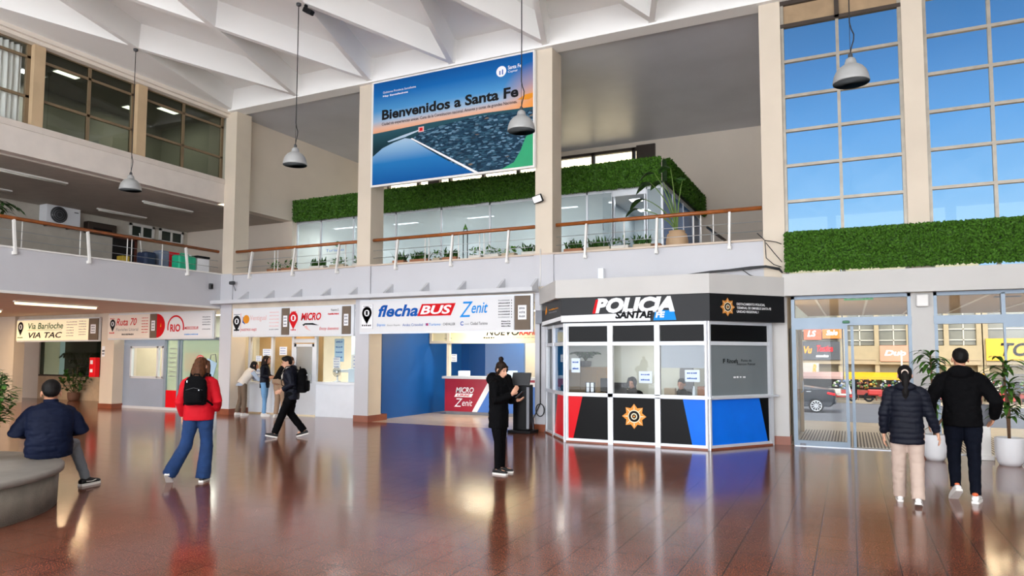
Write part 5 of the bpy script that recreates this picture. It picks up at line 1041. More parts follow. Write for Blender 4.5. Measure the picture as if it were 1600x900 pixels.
for n_, (a, c_) in enumerate(((15.05, 15.95), (16.15, 17.1))):
    o = struct(f'window_{20+n_}', MB().box(GX-.02, GX+.05, a, c_, 5.52, 5.60).box(GX-.02, GX+.05, a, c_, 5.92, 6.0).box(GX-.02, GX+.05, a, a+.08, 5.52, 6.0).box(GX-.02, GX+.05, c_-.08, c_, 5.52, 6.0).box(GX-.02, GX+.05, (a+c_)/2-.03, (a+c_)/2+.03, 5.6, 5.92), POSTW); struct('pane', MB().box(GX+.005, GX+.012, a+.08, c_-.08, 5.6, 5.92), pm('dark_green_pane', '#2f3a33', .15), o)
for i, (x, a, c_) in enumerate(((-17.8, 9.2, 10.9), (-17.9, 13.1, 14.75), (-20.05, 13.2, 14.8), (-20.0, 9.3, 10.8))): strip(('unlit strip light on the gallery ceiling, left of the air conditioner', 'unlit strip light on the gallery ceiling near the corner column', 'unlit strip light on the gallery ceiling above the doorway', 'unlit strip light at the left end of the gallery back wall')[i], x, a, c_, 6.03, pm('unlit_tube', '#c9c5bb', .4), 'unlit strip lights on the gallery ceiling')
def jerrican(name, label, c_, m, dims):
    x, y, z = c_; dx, dy, dz = dims; t = thing(name, label, 'container', c_); MB().rbox((x, y, z+dz*.45), dx, dy, dz*.9, .05).build('body', m, t); MB().tube([(x, y-dy*.25, z+dz*.88), (x, y-dy*.2, z+dz), (x, y+dy*.2, z+dz), (x, y+dy*.25, z+dz*.88)], .02, 6).build('handle', m, t); MB().lathe((x, y+dy*.35, z+dz*.9), [(.04, 0), (.04, .05), (0, .05)], 10).build('cap', PAPER, t)
jerrican('jerry_can', 'bright green jerry can behind the gallery railing', (-16.75, 13.58, 4.0), pm('bright_green_plastic', '#1fb487', .4), (.34, .56, .5)); t = thing('cool_box', 'white cool box with black lid beside the green jerry can', 'cool box', (-16.8, 14.12, 4.0)); MB().rbox((-16.8, 14.13, 4.22), .36, .42, .44, .02).build('body', PAPER, t); MB().rbox((-16.8, 14.13, 4.47), .38, .44, .06, .02).build('lid', BLACKM, t)
t = thing('cleaning_cart', 'dark blue cleaning cart with grey bucket behind the gallery railing', 'cart', (-17.4, 13.0, 4.0)); MB().rbox((-17.4, 12.9, 4.3), .4, .35, .4, .06).build('bin', pm('navy_plastic', '#22314f', .5), t); MB().rbox((-17.4, 13.35, 4.35), .35, .3, .5, .05).build('bucket', pm('grey_blue_plastic', '#77849a', .5), t); MB().rbox((-17.4, 13.1, 4.08), .4, .8, .06, .02).build('platform', BLACKM, t); MB().tube([(-17.4, 12.75, 4.45), (-17.45, 12.7, 5.0)], .015, 6).build('mop_handle', POSTW, t)
boxy('red_crate', 'red crate behind the green jerry can on the gallery', 'crate', -18.6, -18.2, 14.1, 14.6, 4.0, 4.75, RED); boxy('yellow_bucket', 'yellow bucket beside the gallery doorway', 'bucket', -17.5, -17.25, 12.1, 12.3, 4.0, 4.3, pm('dull_yellow', '#b59a2e', .5))
frond_plant('dark leafy plant standing on the tan cabinet in the police booth', (-5.15, 14.32, 1.45), 9, .36, 6, LEAFD, .1, .22, .6)
frond_plant('dark leafy plant at the left end of the gallery', (-18.2, 9.0, 4.0), 11, 1.1, 8, LEAFD, .1, .95)
# ------------------------------------------------------------------ curtains and lights in the upper room
for i, (a, c_) in enumerate(((6.9, 9.05), (4.3, 6.5))):
    cv = MB(); vs, fs = [], []; n_ = 90
    for k_ in range(n_+1):
        y_ = a+(c_-a)*k_/n_; x_ = -16.62+.045*math.sin(k_*1.25)+.02*math.sin(k_*.43); vs += [(x_, y_, 6.8), (x_, y_, 8.62)]
    fs = [(2*k_, 2*k_+2, 2*k_+3, 2*k_+1) for k_ in range(n_)]; cv.add(vs, fs, 0, True); single('curtain', cv, pm('white_curtain', '#eeece2', .8, var=.03), ('white pleated curtain behind the leftmost upper window', 'white pleated curtain at the end of the upper windows')[i], 'curtain')
for i, (y_, x_) in enumerate(((10.2, -18.3), (13.0, -18.3), (10.6, -17.5), (13.5, -17.5))): ceil_lamp(('white ceiling light in the upper room behind the middle window', 'white ceiling light in the upper room behind the right window', 'front white ceiling light behind the middle upper window', 'front white ceiling light behind the right upper window')[i], x_, y_, 8.72, .25, .55, 14, (1, 1, .93), 'ceiling lights of the upper room', '#f2f6e8')
# ------------------------------------------------------------------ cables, boxes, kiosk
t = thing('cable_bundle', 'black cable bundle sagging along the wall above the police booth', 'cables', (-3.2, 14.3, 3.3)); rnd = random.Random(4)
for i in range(5):
    o_ = [rnd.uniform(-.02, .02) for _ in range(8)]; pts = [(-4.75, 14.38, 3.25+o_[0]), (-4.0, 14.36, 3.24+o_[1]), (-3.3, 14.35, 3.30+o_[2]), (-2.5, 14.36, 3.38+o_[3]), (-1.75, 14.38, 3.42+o_[4]), (-1.45, 14.38, 3.44+o_[5]), (-1.2, 14.3, 3.36+o_[6]), (-1.14, 14.2, 3.28)]
    m_ = MB(); m_.tube(pts, .016, 6); m_.build('cable', CABLE, t)
for i, pts in enumerate(([(-1.6, 14.38, 4.1), (-1.46, 14.4, 3.95), (-1.44, 14.38, 3.6), (-1.3, 14.36, 3.46), (-1.16, 14.32, 3.4)], [(-1.46, 14.4, 3.95), (-1.25, 14.38, 3.9), (-1.16, 14.42, 3.86)], [(-1.44, 14.4, 3.9), (-1.3, 14.36, 3.7), (-1.15, 14.34, 3.5)], [(-1.9, 14.4, 3.4), (-1.75, 14.36, 3.28), (-1.6, 14.34, 3.22)])): MB().tube(pts, .009, 5).build('loose_cable', CABLE, t)
def wallbox(name, label, cat, c_, d, m=PAPER): x, y, z = c_; return single(name, MB().rbox(c_, *d, .012), m, label, cat)
wallbox('junction_box', 'small white junction box at the left end of the black cables', 'junction box', (-4.83, 14.46, 3.46), (.13, .1, .24)); t = thing('electrical_box', 'grey electrical box with hanging cable on the column beside the police booth', 'electrical box', (-6.27, 14.45, 2.45)); MB().rbox((-6.27, 14.43, 2.55), .16, .12, .3, .012).build('casing', MGREY, t)
MB().tube([(-6.27, 14.46, 2.4), (-6.27, 14.46, .62)]+[(-6.27+.0+.1*math.sin(R(q)), 14.45, .48+.14*math.cos(R(q))) for q in range(0, 361, 24)]+[(-6.37, 14.44, .4), (-6.42, 14.42, .3), (-6.4, 14.4, .06), (-6.5, 14.38, .015)], .012, 6).build('cable', CABLE, t)
MB().tube([(-6.27, 14.47, 2.7), (-6.27, 14.47, 2.82)], .012, 6).tube([(-6.27, 14.47, 3.22), (-6.27, 14.47, 4.1)], .012, 6).build('conduit', POSTW, t)
t = thing('flood_light', 'small white flood light on the column right of the banner', 'flood light', (-6.3, 14.4, 5.15)); M_ = Matrix.Rotation(R(-14), 3, 'Y')@Matrix.Rotation(R(20), 3, 'X'); MB().rbox((-6.3, 14.38, 5.23), .24, .06, .18, .015, M_).build('casing', BLACKM, t); MB().rbox((-6.3, 14.345, 5.22), .2, .02, .14, .008, M_).build('glass', em('flood_glass', '#f4f4f2', .3), t); MB().box(-6.32, -6.28, 14.4, 14.5, 5.2, 5.24).build('bracket', DGREY, t)
t = thing('security_camera', 'small grey security camera on the corner column above the ledge', 'camera', (-15.75, 14.4, 3.6)); MB().rbox((-15.75, 14.38, 3.72), .16, .1, .09, .02).build('body', DGREY, t); MB().tube([(-15.75, 14.42, 3.7), (-15.7, 14.46, 3.5)], .012, 6).build('arm', MGREY, t)
t = thing('wall_speaker', 'small dark box on the gallery fascia beside the corner column', 'speaker', (-16.28, 14.1, 3.55)); MB().rbox((-16.26, 14.1, 3.62), .08, .1, .16, .012).build('casing', DGREY, t); MB().box(-16.215, -16.21, 14.07, 14.13, 3.57, 3.66).build('grille', BLACKM, t)
t = thing('info_kiosk', 'black information kiosk with a tilted screen beside the column of the booth', 'kiosk', (-6.55, 14.15, 0)); MB().rbox((-6.55, 14.15, .03), .55, .45, .06, .01).build('base', BLACKM, t); MB().rbox((-6.55, 14.15, .55), .38, .26, 1.0, .02).build('body', BLACK, t); MB().rbox((-6.55, 14.05, 1.17), .44, .06, .3, .015, Matrix.Rotation(R(-22), 3, 'X')).build('screen', DGREY, t); MB().box(-6.4, -6.34, 14.0, 14.02, .1, 1.0).build('edge_strip', MGREY, t)
# ------------------------------------------------------------------ people
SKIN = pm('skin', '#c58b6b', .5, var=.06, scale=8); SKIN2 = pm('skin_light', '#d3a083', .5, var=.06, scale=8)
LIP = pm('lip', '#a35a50', .5); EYEW = pm('eye_dark', '#241a16', .25)
HAIRB = pm('hair_black', '#0d0a09', .6, var=.3, scale=40, spec=.2); HAIRBR = pm('hair_brown', '#4a2a15', .6, var=.35, scale=30, spec=.2); HAIRDB = pm('hair_dark_brown', '#21140d', .6, var=.3, scale=30, spec=.2)
NAVY = pm('navy_quilted', '#0d111e', .6, var=.15, spec=.2); NAVY2 = pm('navy_padded', '#0a1228', .7, var=.12, spec=.15); BLKC = pm('black_cloth', '#070709', .85, var=.2, spec=.1); REDJ = pm('red_jacket', '#bb0d1d', .75, var=.06, spec=.2)
JEANS = pm('blue_denim', '#10325f', .9, var=.18, scale=10); LJEAN = pm('light_denim', '#6f9fca', .8, var=.12); KHAKI = pm('khaki_trousers', '#9c8168', .8, var=.06); OLIVE = pm('brown_trousers', '#6d5b4a', .8, var=.06); SANDT = pm('pale_pink_beige_trousers', '#bfaa9c', .8, var=.05); GREYJ = pm('grey_jeans', '#6d7176', .8, var=.1); INDIGO = pm('dark_navy_jeans', '#0b0f1a', .85, var=.2, spec=.1)
WSHOE = pm('white_shoe', '#e3e1de', .5); BSHOE = pm('black_shoe', '#121214', .5); SOLE = pm('white_sole', '#e6e4de', .6); ORGT = pm('orange_heel', '#d9683c', .6); CREAMV = pm('cream_vest', '#dcd3c6', .8, var=.04); LBLUS = pm('pale_blue_sleeve', '#a9b8cc', .8, var=.05)
def remesh(mb, voxel, smooth=4, fold=0, ff=9, quilt=0, pitch=.06, strand=0):
    me = mb.mesh('tmp'); ob = bpy.data.objects.new('tmp', me); col.objects.link(ob)
    m_ = ob.modifiers.new('r', 'REMESH'); m_.mode = 'VOXEL'; m_.voxel_size = voxel
    s_ = ob.modifiers.new('s', 'SMOOTH'); s_.iterations = smooth; s_.factor = .5
    dg = bpy.context.evaluated_depsgraph_get(); ev = ob.evaluated_get(dg); em_ = ev.to_mesh()
    n = len(em_.vertices); co = np.empty(n*3); no = np.empty(n*3); em_.vertices.foreach_get('co', co); em_.vertices.foreach_get('normal', no); co = co.reshape(-1, 3); no = no.reshape(-1, 3)
    fs = [tuple(p.vertices) for p in em_.polygons]; ev.to_mesh_clear(); bpy.data.objects.remove(ob); bpy.data.meshes.remove(me)
    if fold or quilt or strand:
        d = np.zeros(n)
        if fold: d += np.array([noise.noise((p[0]*ff, p[1]*ff, p[2]*ff*1.7))+.5*noise.noise((p[0]*ff*2.3, p[1]*ff*2.3, p[2]*ff*3)) for p in co])*fold
        if quilt:
            w_ = np.array([noise.noise((p[0]*6, p[1]*6, p[2]*3)) for p in co])*.012
            d += (np.abs(np.sin(np.pi*(co[:, 2]+w_)/pitch))**.6-.6)*quilt
        if strand: d += np.array([noise.noise((p[0]*60, p[1]*60, p[2]*7)) for p in co])*strand
        co = co+no*d[:, None]
    out_ = MB(); out_.v = [tuple(p) for p in co]; out_.f = fs; out_.mi = [0]*len(fs); out_.sm = [True]*len(fs); return out_
def ring(c_, ax, ay, rx, ry, seg=22, p=2.3):
    out_ = []
    for k_ in range(seg):
        q = 2*math.pi*k_/seg; cx, sy = math.cos(q), math.sin(q); out_.append(c_+ax*(rx*math.copysign(abs(cx)**(2/p), cx))+ay*(ry*math.copysign(abs(sy)**(2/p), sy)))
    return out_
DEF = dict(pelvis=(0, 0, .95), waist=(0, 0, 1.08), chest=(0, .005, 1.27), neck=(0, -.01, 1.475), head=(0, .02, 1.625), hipR=(.088, 0, .92), kneeR=(.095, .015, .50), ankR=(.10, -.01, .085), shR=(.185, -.01, 1.415), elR=(.235, -.03, 1.13), wrR=(.24, .05, .885), toeR=(.02, 1, 0), fingR=(0, .1, -1), palmR=(-1, 0, 0),
    hipL=(-.088, 0, .92), kneeL=(-.095, .015, .50), ankL=(-.10, -.01, .085), shL=(-.185, -.01, 1.415), elL=(-.235, -.03, 1.13), wrL=(-.24, .05, .885), toeL=(-.02, 1, 0), fingL=(0, .1, -1), palmL=(1, 0, 0), pitchR=0, pitchL=0, turn=0, nod=0, tilt=0)
def hand(mb, w, f, pn, side, curl=.45):
    """palm, five bent fingers of different length and a thumb from the side of the palm"""
    f = Vector(f).normalized(); pn = Vector(pn); pn = (pn-f*pn.dot(f)).normalized(); s_ = f.cross(pn)*side; w = Vector(w)
    if True:
        rings = [[w+f*d+s_*(hx*math.cos(q))+pn*(hz*math.sin(q)) for q in np.linspace(0, 2*math.pi, 12, endpoint=False)] for d, hx, hz in ((-.01, .024, .02), (.025, .034, .018), (.06, .041, .016), (.092, .040, .013))]
        mb.loft(rings)
    for i, (o_, L) in enumerate(((-.030, .066), (-.010, .076), (.010, .071), (.029, .056))):
        p = w+f*.085+s_*o_; d = f.copy(); pts = [p]
        for j in range(3): d = (d+pn*(curl*(.55+.25*j))).normalized(); p = p+d*(L*(.44, .32, .24)[j]); pts.append(p)
        mb.tube(pts, [.0098, .0092, .0085, .0065], 8)
    p = w+f*.028-s_*.030; d = (f*.7-s_*.75+pn*.25).normalized(); mb.tube([w+f*.012-s_*.018, p, p+d*.033, p+d*.033+(f*.9-s_*.2+pn*.35).normalized()*.03], [.013, .012, .0105, .008], 8)
def person(label, loc, heading, H=1.75, pose=None, bulk=1.0, top=None, bottom=None, shoes=None, hair=None, skin=SKIN, vox=.009, name='person'):
    s = H/1.75; J = dict(DEF); J.update(pose or {}); t = thing(name, label, 'person', loc, R(heading))
    V = {k_: Vector(v)*s if k_[:3] not in ('toe', 'fin', 'pal', 'pit', 'tur', 'nod', 'til', 'hs') else (Vector(v) if isinstance(v, tuple) else v) for k_, v in J.items()}
    for S in 'RL': V['sh'+S] = V['sh'+S].lerp(V['neck'], .07)-UZ*.028*s
    hx = (V['hipR']-V['hipL']).normalized(); sx = (V['shR']-V['shL']).normalized()
    hf = UZ.cross(hx).normalized()
    Rh = Matrix.Rotation(R(J['turn']), 3, 'Z')@Matrix.Rotation(R(J['nod']), 3, 'X')@Matrix.Rotation(R(J['tilt']), 3, 'Y')
    def hd(x, y, z): return V['head']+Rh@(Vector((x, y, z))*s*1.04*J.get('hs', 1))
    def spine(rad, ext=0, z0=-.09):
        P = [V['pelvis']+(V['pelvis']-V['waist']).normalized()*(-z0 if z0 < 0 else z0)*s, V['pelvis'], V['waist'], V['chest'], V['chest'].lerp(V['neck'], .55), V['chest'].lerp(V['neck'], .86), V['neck']+(V['neck']-V['chest']).normalized()*.01]
        rings = []
        for i, (p, (a, b_)) in enumerate(zip(P, rad)):
            tn = (P[min(i+1, 6)]-P[max(i-1, 0)]).normalized(); x_ = hx.lerp(sx, min(1, i/4)); x_ = (x_-tn*x_.dot(tn)).normalized(); y_ = tn.cross(x_); rings.append(ring(p, x_, y_, (a*bulk+ext)*s, (b_*bulk+ext)*s))
        return rings
    s2 = s*J.get('hs', 1)
    # ---- the body: one continuous skin surface
    B = MB(); B.loft(spine([(.14, .10), (.155, .105), (.128, .095), (.15, .105), (.165, .095), (.12, .075), (.06, .055)], -.012))
    B.tube([V['neck']-UZ*.04*s, V['neck'].lerp(V['head'], .5), V['head']-Rh@Vector((0, .01, .02))*s], [.058*s, .052*s, .055*s], 14)
    M3 = Rh
    B.ball(hd(0, -.012, .025), .074*s2, .094*s2, .092*s2, M3, 18, 12); B.ball(hd(0, .018, -.035), .060*s2, .070*s2, .085*s2, M3, 16, 10); B.ball(hd(0, .055, -.085), .034*s2, .030*s2, .026*s2, M3, 12, 8)
    B.tube([hd(0, .086, .012), hd(0, .104, -.022), hd(0, .112, -.038), hd(0, .092, -.046)], [.010*s2, .012*s2, .014*s2, .010*s2], 8); B.ball(hd(0, .088, -.068), .022*s2, .010*s2, .010*s2, M3, 10, 6)
    for q in (-1, 1): B.ball(hd(.078*q, -.008, -.012), .010*s2, .020*s2, .032*s2, M3, 10, 8)
    for S, q in (('R', 1), ('L', -1)):
        sh, el, wr = V['sh'+S], V['el'+S], V['wr'+S]; B.tube([sh.lerp(V['neck'], .35)-UZ*.02*s, sh, sh.lerp(el, .5), el, el.lerp(wr, .35), wr], [.055*s, .056*s, .047*s, .04*s, .038*s, .027*s], 12)
        hand(B, wr, J['fing'+S], J['palm'+S], q, J.get('curl'+S, .45))
        h, kn, an = V['hip'+S], V['knee'+S], V['ank'+S]; B.tube([h+UZ*.03*s, h.lerp(kn, .35), kn, kn.lerp(an, .3), an, an-UZ*.02], [.088*s, .08*s, .050*s, .047*s, .036*s, .034*s], 14)
        tv = V['toe'+S].normalized(); B.tube([an-tv*.03-UZ*.03, an+tv*.07-UZ*.035, an+tv*.13-UZ*.04], [.03, .03, .022], 10)
    bo = remesh(B, vox*.7, 2).build('body', skin, t, local=True)
    f = MB()
    for q in (-1, 1): f.ball(hd(.031*q, .082, .004), .0125*s2, .008*s2, .007*s2, M3, 10, 6); f.tube([hd(.017*q, .092, .026), hd(.034*q, .092, .031), hd(.052*q, .08, .024)], [.003, .0042, .002], 6)
    f.build('eyes_and_brows', EYEW, bo, local=True); l_ = MB(); l_.tube([hd(-.022, .088, -.068), hd(-.008, .098, -.066), hd(.008, .098, -.066), hd(.022, .088, -.068)], [.003, .006, .006, .003], 8, 0, True, .8); l_.build('lips', LIP, bo, local=True)
    # ---- trousers
    bt_ = bottom; T = MB(); e = bt_.get('ease', .012)
    for S in 'RL':
        h, kn, an = V['hip'+S], V['knee'+S], V['ank'+S]; cu = bt_.get('cuff', .055); kr = max(.062, bt_.get('knee', .068)); cu = max(.048, cu); up_ = an+(kn-an).normalized()*bt_.get('rise', 0.0)*s-UZ*bt_.get('drop', .0)
        T.tube([h+UZ*.05*s, h.lerp(kn, .3), kn.lerp(h, .25), kn, kn.lerp(up_, .35), up_.lerp(kn, .12), up_], [(.10+e)*s*bulk, (.094+e)*s*bulk, (.075+e)*s, (kr)*s, max(.058, kr*.6+cu*.4)*s, (cu)*s, (cu)*s], 16, 0, True)
    P = [V['pelvis']-(V['waist']-V['pelvis']).normalized()*.09*s, V['pelvis'], V['pelvis'].lerp(V['waist'], .55)]
    hipw = bt_.get('hip', 1); rr = [(.12, .10), (.165*hipw, .118*hipw), (.15, .108)]; T.loft([ring(p, hx, (V['waist']-V['pelvis']).normalized().cross(hx), (a*bulk+e)*s, (b_*bulk+e)*s) for p, (a, b_) in zip(P, rr)])
    remesh(T, vox, 3, bt_.get('fold', .006), 11).build('trousers', bt_['m'], t, local=True)
    # ---- top
    U_ = MB(); e = top.get('ease', .02); hem = top.get('hem', -.10); tb = top.get('bulk', 1)
    rd = [(.158, .118), (.160, .120), (.148, .112), (.166, .118), (.166, .108), (.108, .082), (.072, .066)]
    rd = [(a*tb, b_*tb) for a, b_ in rd]; U_.loft(spine(rd, e, hem))
    for S in 'RL':
        sh, el, wr = V['sh'+S], V['el'+S], V['wr'+S]; sl = top.get('sleeve', .05); end = el.lerp(wr, top.get('len', .96))
        if top.get('len', 1) > 0: U_.tube([sh.lerp(V['neck'], .55)-UZ*.02*s, sh.lerp(V['neck'], .2)-UZ*.006*s, sh.lerp(el, .05), sh.lerp(el, .18), sh.lerp(el, .5), el, el.lerp(end, .5), end], [(.05+e*.5)*s, (.062+e*.6)*s, (.064+e*.6)*s, (.063+e*.6)*s, (sl+.014)*s, (sl+.008)*s, (sl+.002)*s, (sl-.012)*s], 14)
        else: U_.tube([sh.lerp(V['neck'], .4)-UZ*.03*s, sh.lerp(el, .06)], [(.066+e)*s, (.066+e)*s], 12)
    if top.get('collar'): nk = V['neck']; U_.tube([nk-UZ*.05*s, nk+UZ*.02*s, nk+UZ*top['collar']*s+(V['head']-nk)*.1], [.095*s, .078*s, .074*s], 18)
    if top.get('hood'): nk = V['neck']; hb_ = top['hood']; U_.ball(nk+(-hf)*.085*s-UZ*.005*s, .125*s*hb_, .075*s*hb_, .075*s*hb_, None, 16, 10); U_.tube([nk+hx*.10*s-hf*.03*s, nk+hx*.07*s+hf*.07*s-UZ*.03*s], [.04*s*hb_, .03*s*hb_], 10); U_.tube([nk-hx*.10*s-hf*.03*s, nk-hx*.07*s+hf*.07*s-UZ*.03*s], [.04*s*hb_, .03*s*hb_], 10)
    tp = remesh(U_, vox, 3, top.get('fold', .005), 10, top.get('quilt', 0), top.get('pitch', .07)).build(top.get('name', 'jacket'), top['m'], t, local=True)
    if top.get('extra'): top['extra'](t, V, s, hd, hx, hf)
    # ---- shoes
    for S, q in (('R', 1), ('L', -1)):
        an = V['ank'+S]; tv = V['toe'+S].normalized(); pt = R(J['pitch'+S]); sd = tv.cross(UZ).normalized(); d = (tv*math.cos(pt)-UZ*math.sin(pt)).normalized(); u_ = sd.cross(d).normalized()
        o_ = an-u_*.085*s; up_ = MB(); k_ = s*shoes.get('k', 1)
        prof = [(-.075, .030, .055, .05), (-.05, .037, .07, .05), (0, .038, .085, .05), (.05, .041, .07, .04), (.10, .045, .052, .028), (.15, .043, .042, .02), (.178, .028, .034, .016)]
        up_.loft([[o_+d*y_*k_+sd*(w_*math.cos(a)*k_)+u_*(max(.016, .018+hh*.5+hh*.5*math.sin(a))*k_) for a in np.linspace(0, 2*math.pi, 14, endpoint=False)] for y_, w_, hh, _ in prof])
        so = remesh(up_, .007, 2).build('shoe', shoes['m'], t, local=True)
        sl = MB(); sl.prism([o_+d*y_*k_+sd*w_*k_*1.06 for y_, w_, _, _ in prof]+[o_+d*y_*k_-sd*w_*k_*1.06 for y_, w_, _, _ in prof[::-1]], u_*.026*k_); sl.build('sole', shoes['sole'], so, local=True)
        if shoes.get('stripe'): sp_ = MB(); sp_.tube([o_+d*-.03*k_+sd*.044*k_+u_*.05*k_, o_+d*.04*k_+sd*.05*k_+u_*.045*k_, o_+d*.09*k_+sd*.05*k_+u_*.055*k_], .006, 6); sp_.tube([o_+d*-.03*k_-sd*.044*k_+u_*.05*k_, o_+d*.04*k_-sd*.05*k_+u_*.045*k_, o_+d*.09*k_-sd*.05*k_+u_*.055*k_], .006, 6); sp_.build('stripe', SOLE, so, local=True)
        if shoes.get('heel'): hp_ = MB(); hp_.ball(o_-d*.045*k_+u_*.095*k_, .03*k_, .026*k_, .02*k_); hp_.build('collar', ORGT, so, local=True)
    # ---- hair
    Hh = MB(); st = hair['style']; L = hair.get('L', .3)
    Hh.ball(hd(0, -.022, .042), .083*s2, .100*s2, .088*s2, M3, 18, 12); Hh.ball(hd(0, -.048, -.005 if st != 'short' else .018), .076*s2, .068*s2, (.085 if st != 'short' else .072)*s2, M3, 16, 10)
    if st == 'full': Hh.ball(hd(0, .03, .085), .07*s2, .055*s2, .04*s2, M3, 12, 8)
    if st == 'long':
        P = [hd(0, -.04, .03), hd(0, -.065, -.06), hd(.0, -.085, -.06)-UZ*.10*s, hd(0, -.09, -.06)-UZ*L*s]
        Hh.loft([ring(p, Rh@Vector((1, 0, 0)), Rh@Vector((0, 1, 0)), a*s, b_*s, 20) for p, (a, b_) in zip(P, ((.085, .09), (.10, .085), (.115, .07), (.10, .035)))])
        for q in (-1, 1): Hh.tube([hd(.06*q, .05, .07), hd(.082*q, .03, 0), hd(.085*q, .02, -.09), hd(.085*q, .0, -.10)-UZ*L*.55*s2], [.02*s2, .026*s2, .03*s2, .018*s2], 10)
    if st in ('bun',): Hh.ball(hd(.0, -.065, .150), .043*s2, .043*s2, .042*s2, None, 14, 9); [Hh.tube([hd(.05*q, .05, .07), hd(.079*q, .03, .0), hd(.078*q, .0, -.07), hd(.05*q, -.05, -.10)], [.018*s2, .024*s2, .026*s2, .02*s2], 10) for q in (-1, 1)]
    if st == 'tail':
        Hh.tube([hd(0, -.10, .04), hd(0, -.135, .02), hd(0, -.15, -.06), hd(0, -.14, -.08)-UZ*L*.5*s2, hd(0, -.13, -.08)-UZ*L*s], [.03*s2, .036*s2, .045*s2, .042*s2, .014*s2], 12)
    ho = remesh(Hh, .008, 3, 0, 9, 0, .06, .006 if st in ('long', 'tail') else .003).build('hair', hair['m'], t, local=True)
    if hair.get('tie'): MB().tube([hd(.03*math.cos(a), -.118, .035+.03*math.sin(a)) for a in np.linspace(0, 6.3, 14)], .011, 6).build('hair_tie', pm('hair_tie_cream', '#d9c5b5', .6), ho, local=True)
    return t, V, s, hd
def backpack(label, root, V, s, size=(.30, .17, .42), m=BLKC, z=.0, tone=None, low=0):
    """a bag on the back of the person whose frame is root"""
    rz = root.rotation_euler.z; Mz = Matrix.Rotation(rz, 3, 'Z'); base = Vector(root.location); hx = (V['shR']-V['shL']).normalized(); bk = -(UZ.cross(hx)).normalized()
    c_ = V['chest']+bk*(.125*s+size[1]*.5)+UZ*(.02-low)
    t = thing('backpack', label, 'backpack', base+Mz@c_, rz); OFF[t.name] = Vector((0, 0, 0))
    up_ = (V['neck']-V['waist']).normalized(); Q = Matrix((hx, -bk, up_.cross(Vector((0, 0, 0))) if False else hx.cross(-bk))).transposed()
    def w(x, y, z_): return Q@Vector((x, y, z_))
    a, b_, h = size; B = MB(); rings = []
    for z_, k_ in ((-.5, .80), (-.46, .95), (-.25, 1.02), (.05, 1.0), (.3, .92), (.42, .75), (.5, .42)): rings.append(ring(w(0, -.01*(1-k_), z_*h), w(1, 0, 0), w(0, 1, 0), a/2*k_, b_/2*k_, 22, 3))
    B.loft(rings); remesh(B, .010, 3, .005, 12).build('bag_body', m, t, local=True)
    pk = MB(); pk.loft([ring(w(0, -b_*.5-.005, z_*h), w(1, 0, 0), w(0, 1, 0), a*.38*k_, .045*k_, 18, 3) for z_, k_ in ((-.44, .7), (-.40, .95), (-.2, 1), (-.05, .95), (0, .7))]); remesh(pk, .010, 2, .003).build('front_pocket', m, t, local=True)
    zp = MB(); zp.tube([w(-a*.36, -b_*.46, .02*h), w(0, -b_*.56, .10*h), w(a*.36, -b_*.46, .02*h)], .004, 5); zp.build('zip', DGREY, t, local=True)
    tg_ = MB(); tg_.rbox(w(a*.22, -b_*.56, .0), .012, .01, .03, .003).rbox(w(-a*.3, -b_*.52, .12), .012, .01, .03, .003); tg_.build('zip_pull', ALU, t, local=True)
    MB().tube([w(-.04, b_*.2, h*.47), w(-.03, b_*.2, h*.56), w(.03, b_*.2, h*.56), w(.04, b_*.2, h*.47)], .009, 6).build('top_handle', m, t, local=True)
    for S, q in (('R', 1), ('L', -1)):
        sh = V['sh'+S]-c_; ax = hx*q; p = [w(q*a*.25, b_*.4, h*.40), sh.lerp(V['neck']-c_, .42)+UZ*.095*s+bk*.06, sh.lerp(V['neck']-c_, .38)+UZ*.085*s-bk*.06, sh.lerp(V['neck']-c_, .3)-UZ*.10*s-bk*.165*s, sh-UZ*.27*s-bk*.13*s+ax*.0, sh-UZ*.33*s+bk*.02+ax*.03, w(q*a*.42, b_*.4, -h*.35)]
        sm_ = MB(); sm_.tube(p, .02, 8, 0, True, .45); sm_.build('shoulder_strap', m, t, local=True)
    return t
def w2l(loc, heading, pts, s):
    """world joint positions into the unscaled local pose frame"""
    M_ = Matrix.Rotation(R(-heading), 3, 'Z'); return {k_: tuple((M_@(Vector(p)-Vector(loc)))/s) for k_, p in pts.items()}
# seated man on the bench, seen from behind
loc, hd_ = (-8.76, 5.29, 0), 60
man, V, s, h_ = person('person in a navy padded jacket and grey jeans sitting on the round concrete bench', loc, hd_, 1.82, dict(pelvis=(0, .03, .585), waist=(0, .01, .67), chest=(0, .04, .84), neck=(0, .10, 1.035), head=(0, .14, 1.175), shR=(.20, .06, .965), shL=(-.20, .06, .965), elR=(.32, .05, .74), elL=(-.32, .05, .74), wrR=(.17, .33, .70), wrL=(-.15, .33, .70), fingR=(-.7, .7, 0), fingL=(.7, .7, 0), palmR=(0, 0, -1), palmL=(0, 0, -1),
    hipR=(.10, .06, .565), hipL=(-.10, .06, .565), kneeR=(.26, .45, .53), kneeL=(-.03, .54, .53), ankR=(.41, .49, .085), ankL=(.0, .69, .085), toeR=(.75, .65, 0), toeL=(0, 1, 0), nod=-10, hs=1.2), 1.16,
    dict(m=NAVY2, ease=.035, hem=-.115, sleeve=.075, collar=.05, quilt=.006, pitch=.10, fold=.009, name='jacket', bulk=1.12), dict(m=GREYJ, ease=.0, cuff=.055, knee=.072, fold=.007), dict(m=BSHOE, sole=SOLE, stripe=True, k=1.12), dict(style='short', m=HAIRB), SKIN, .010)
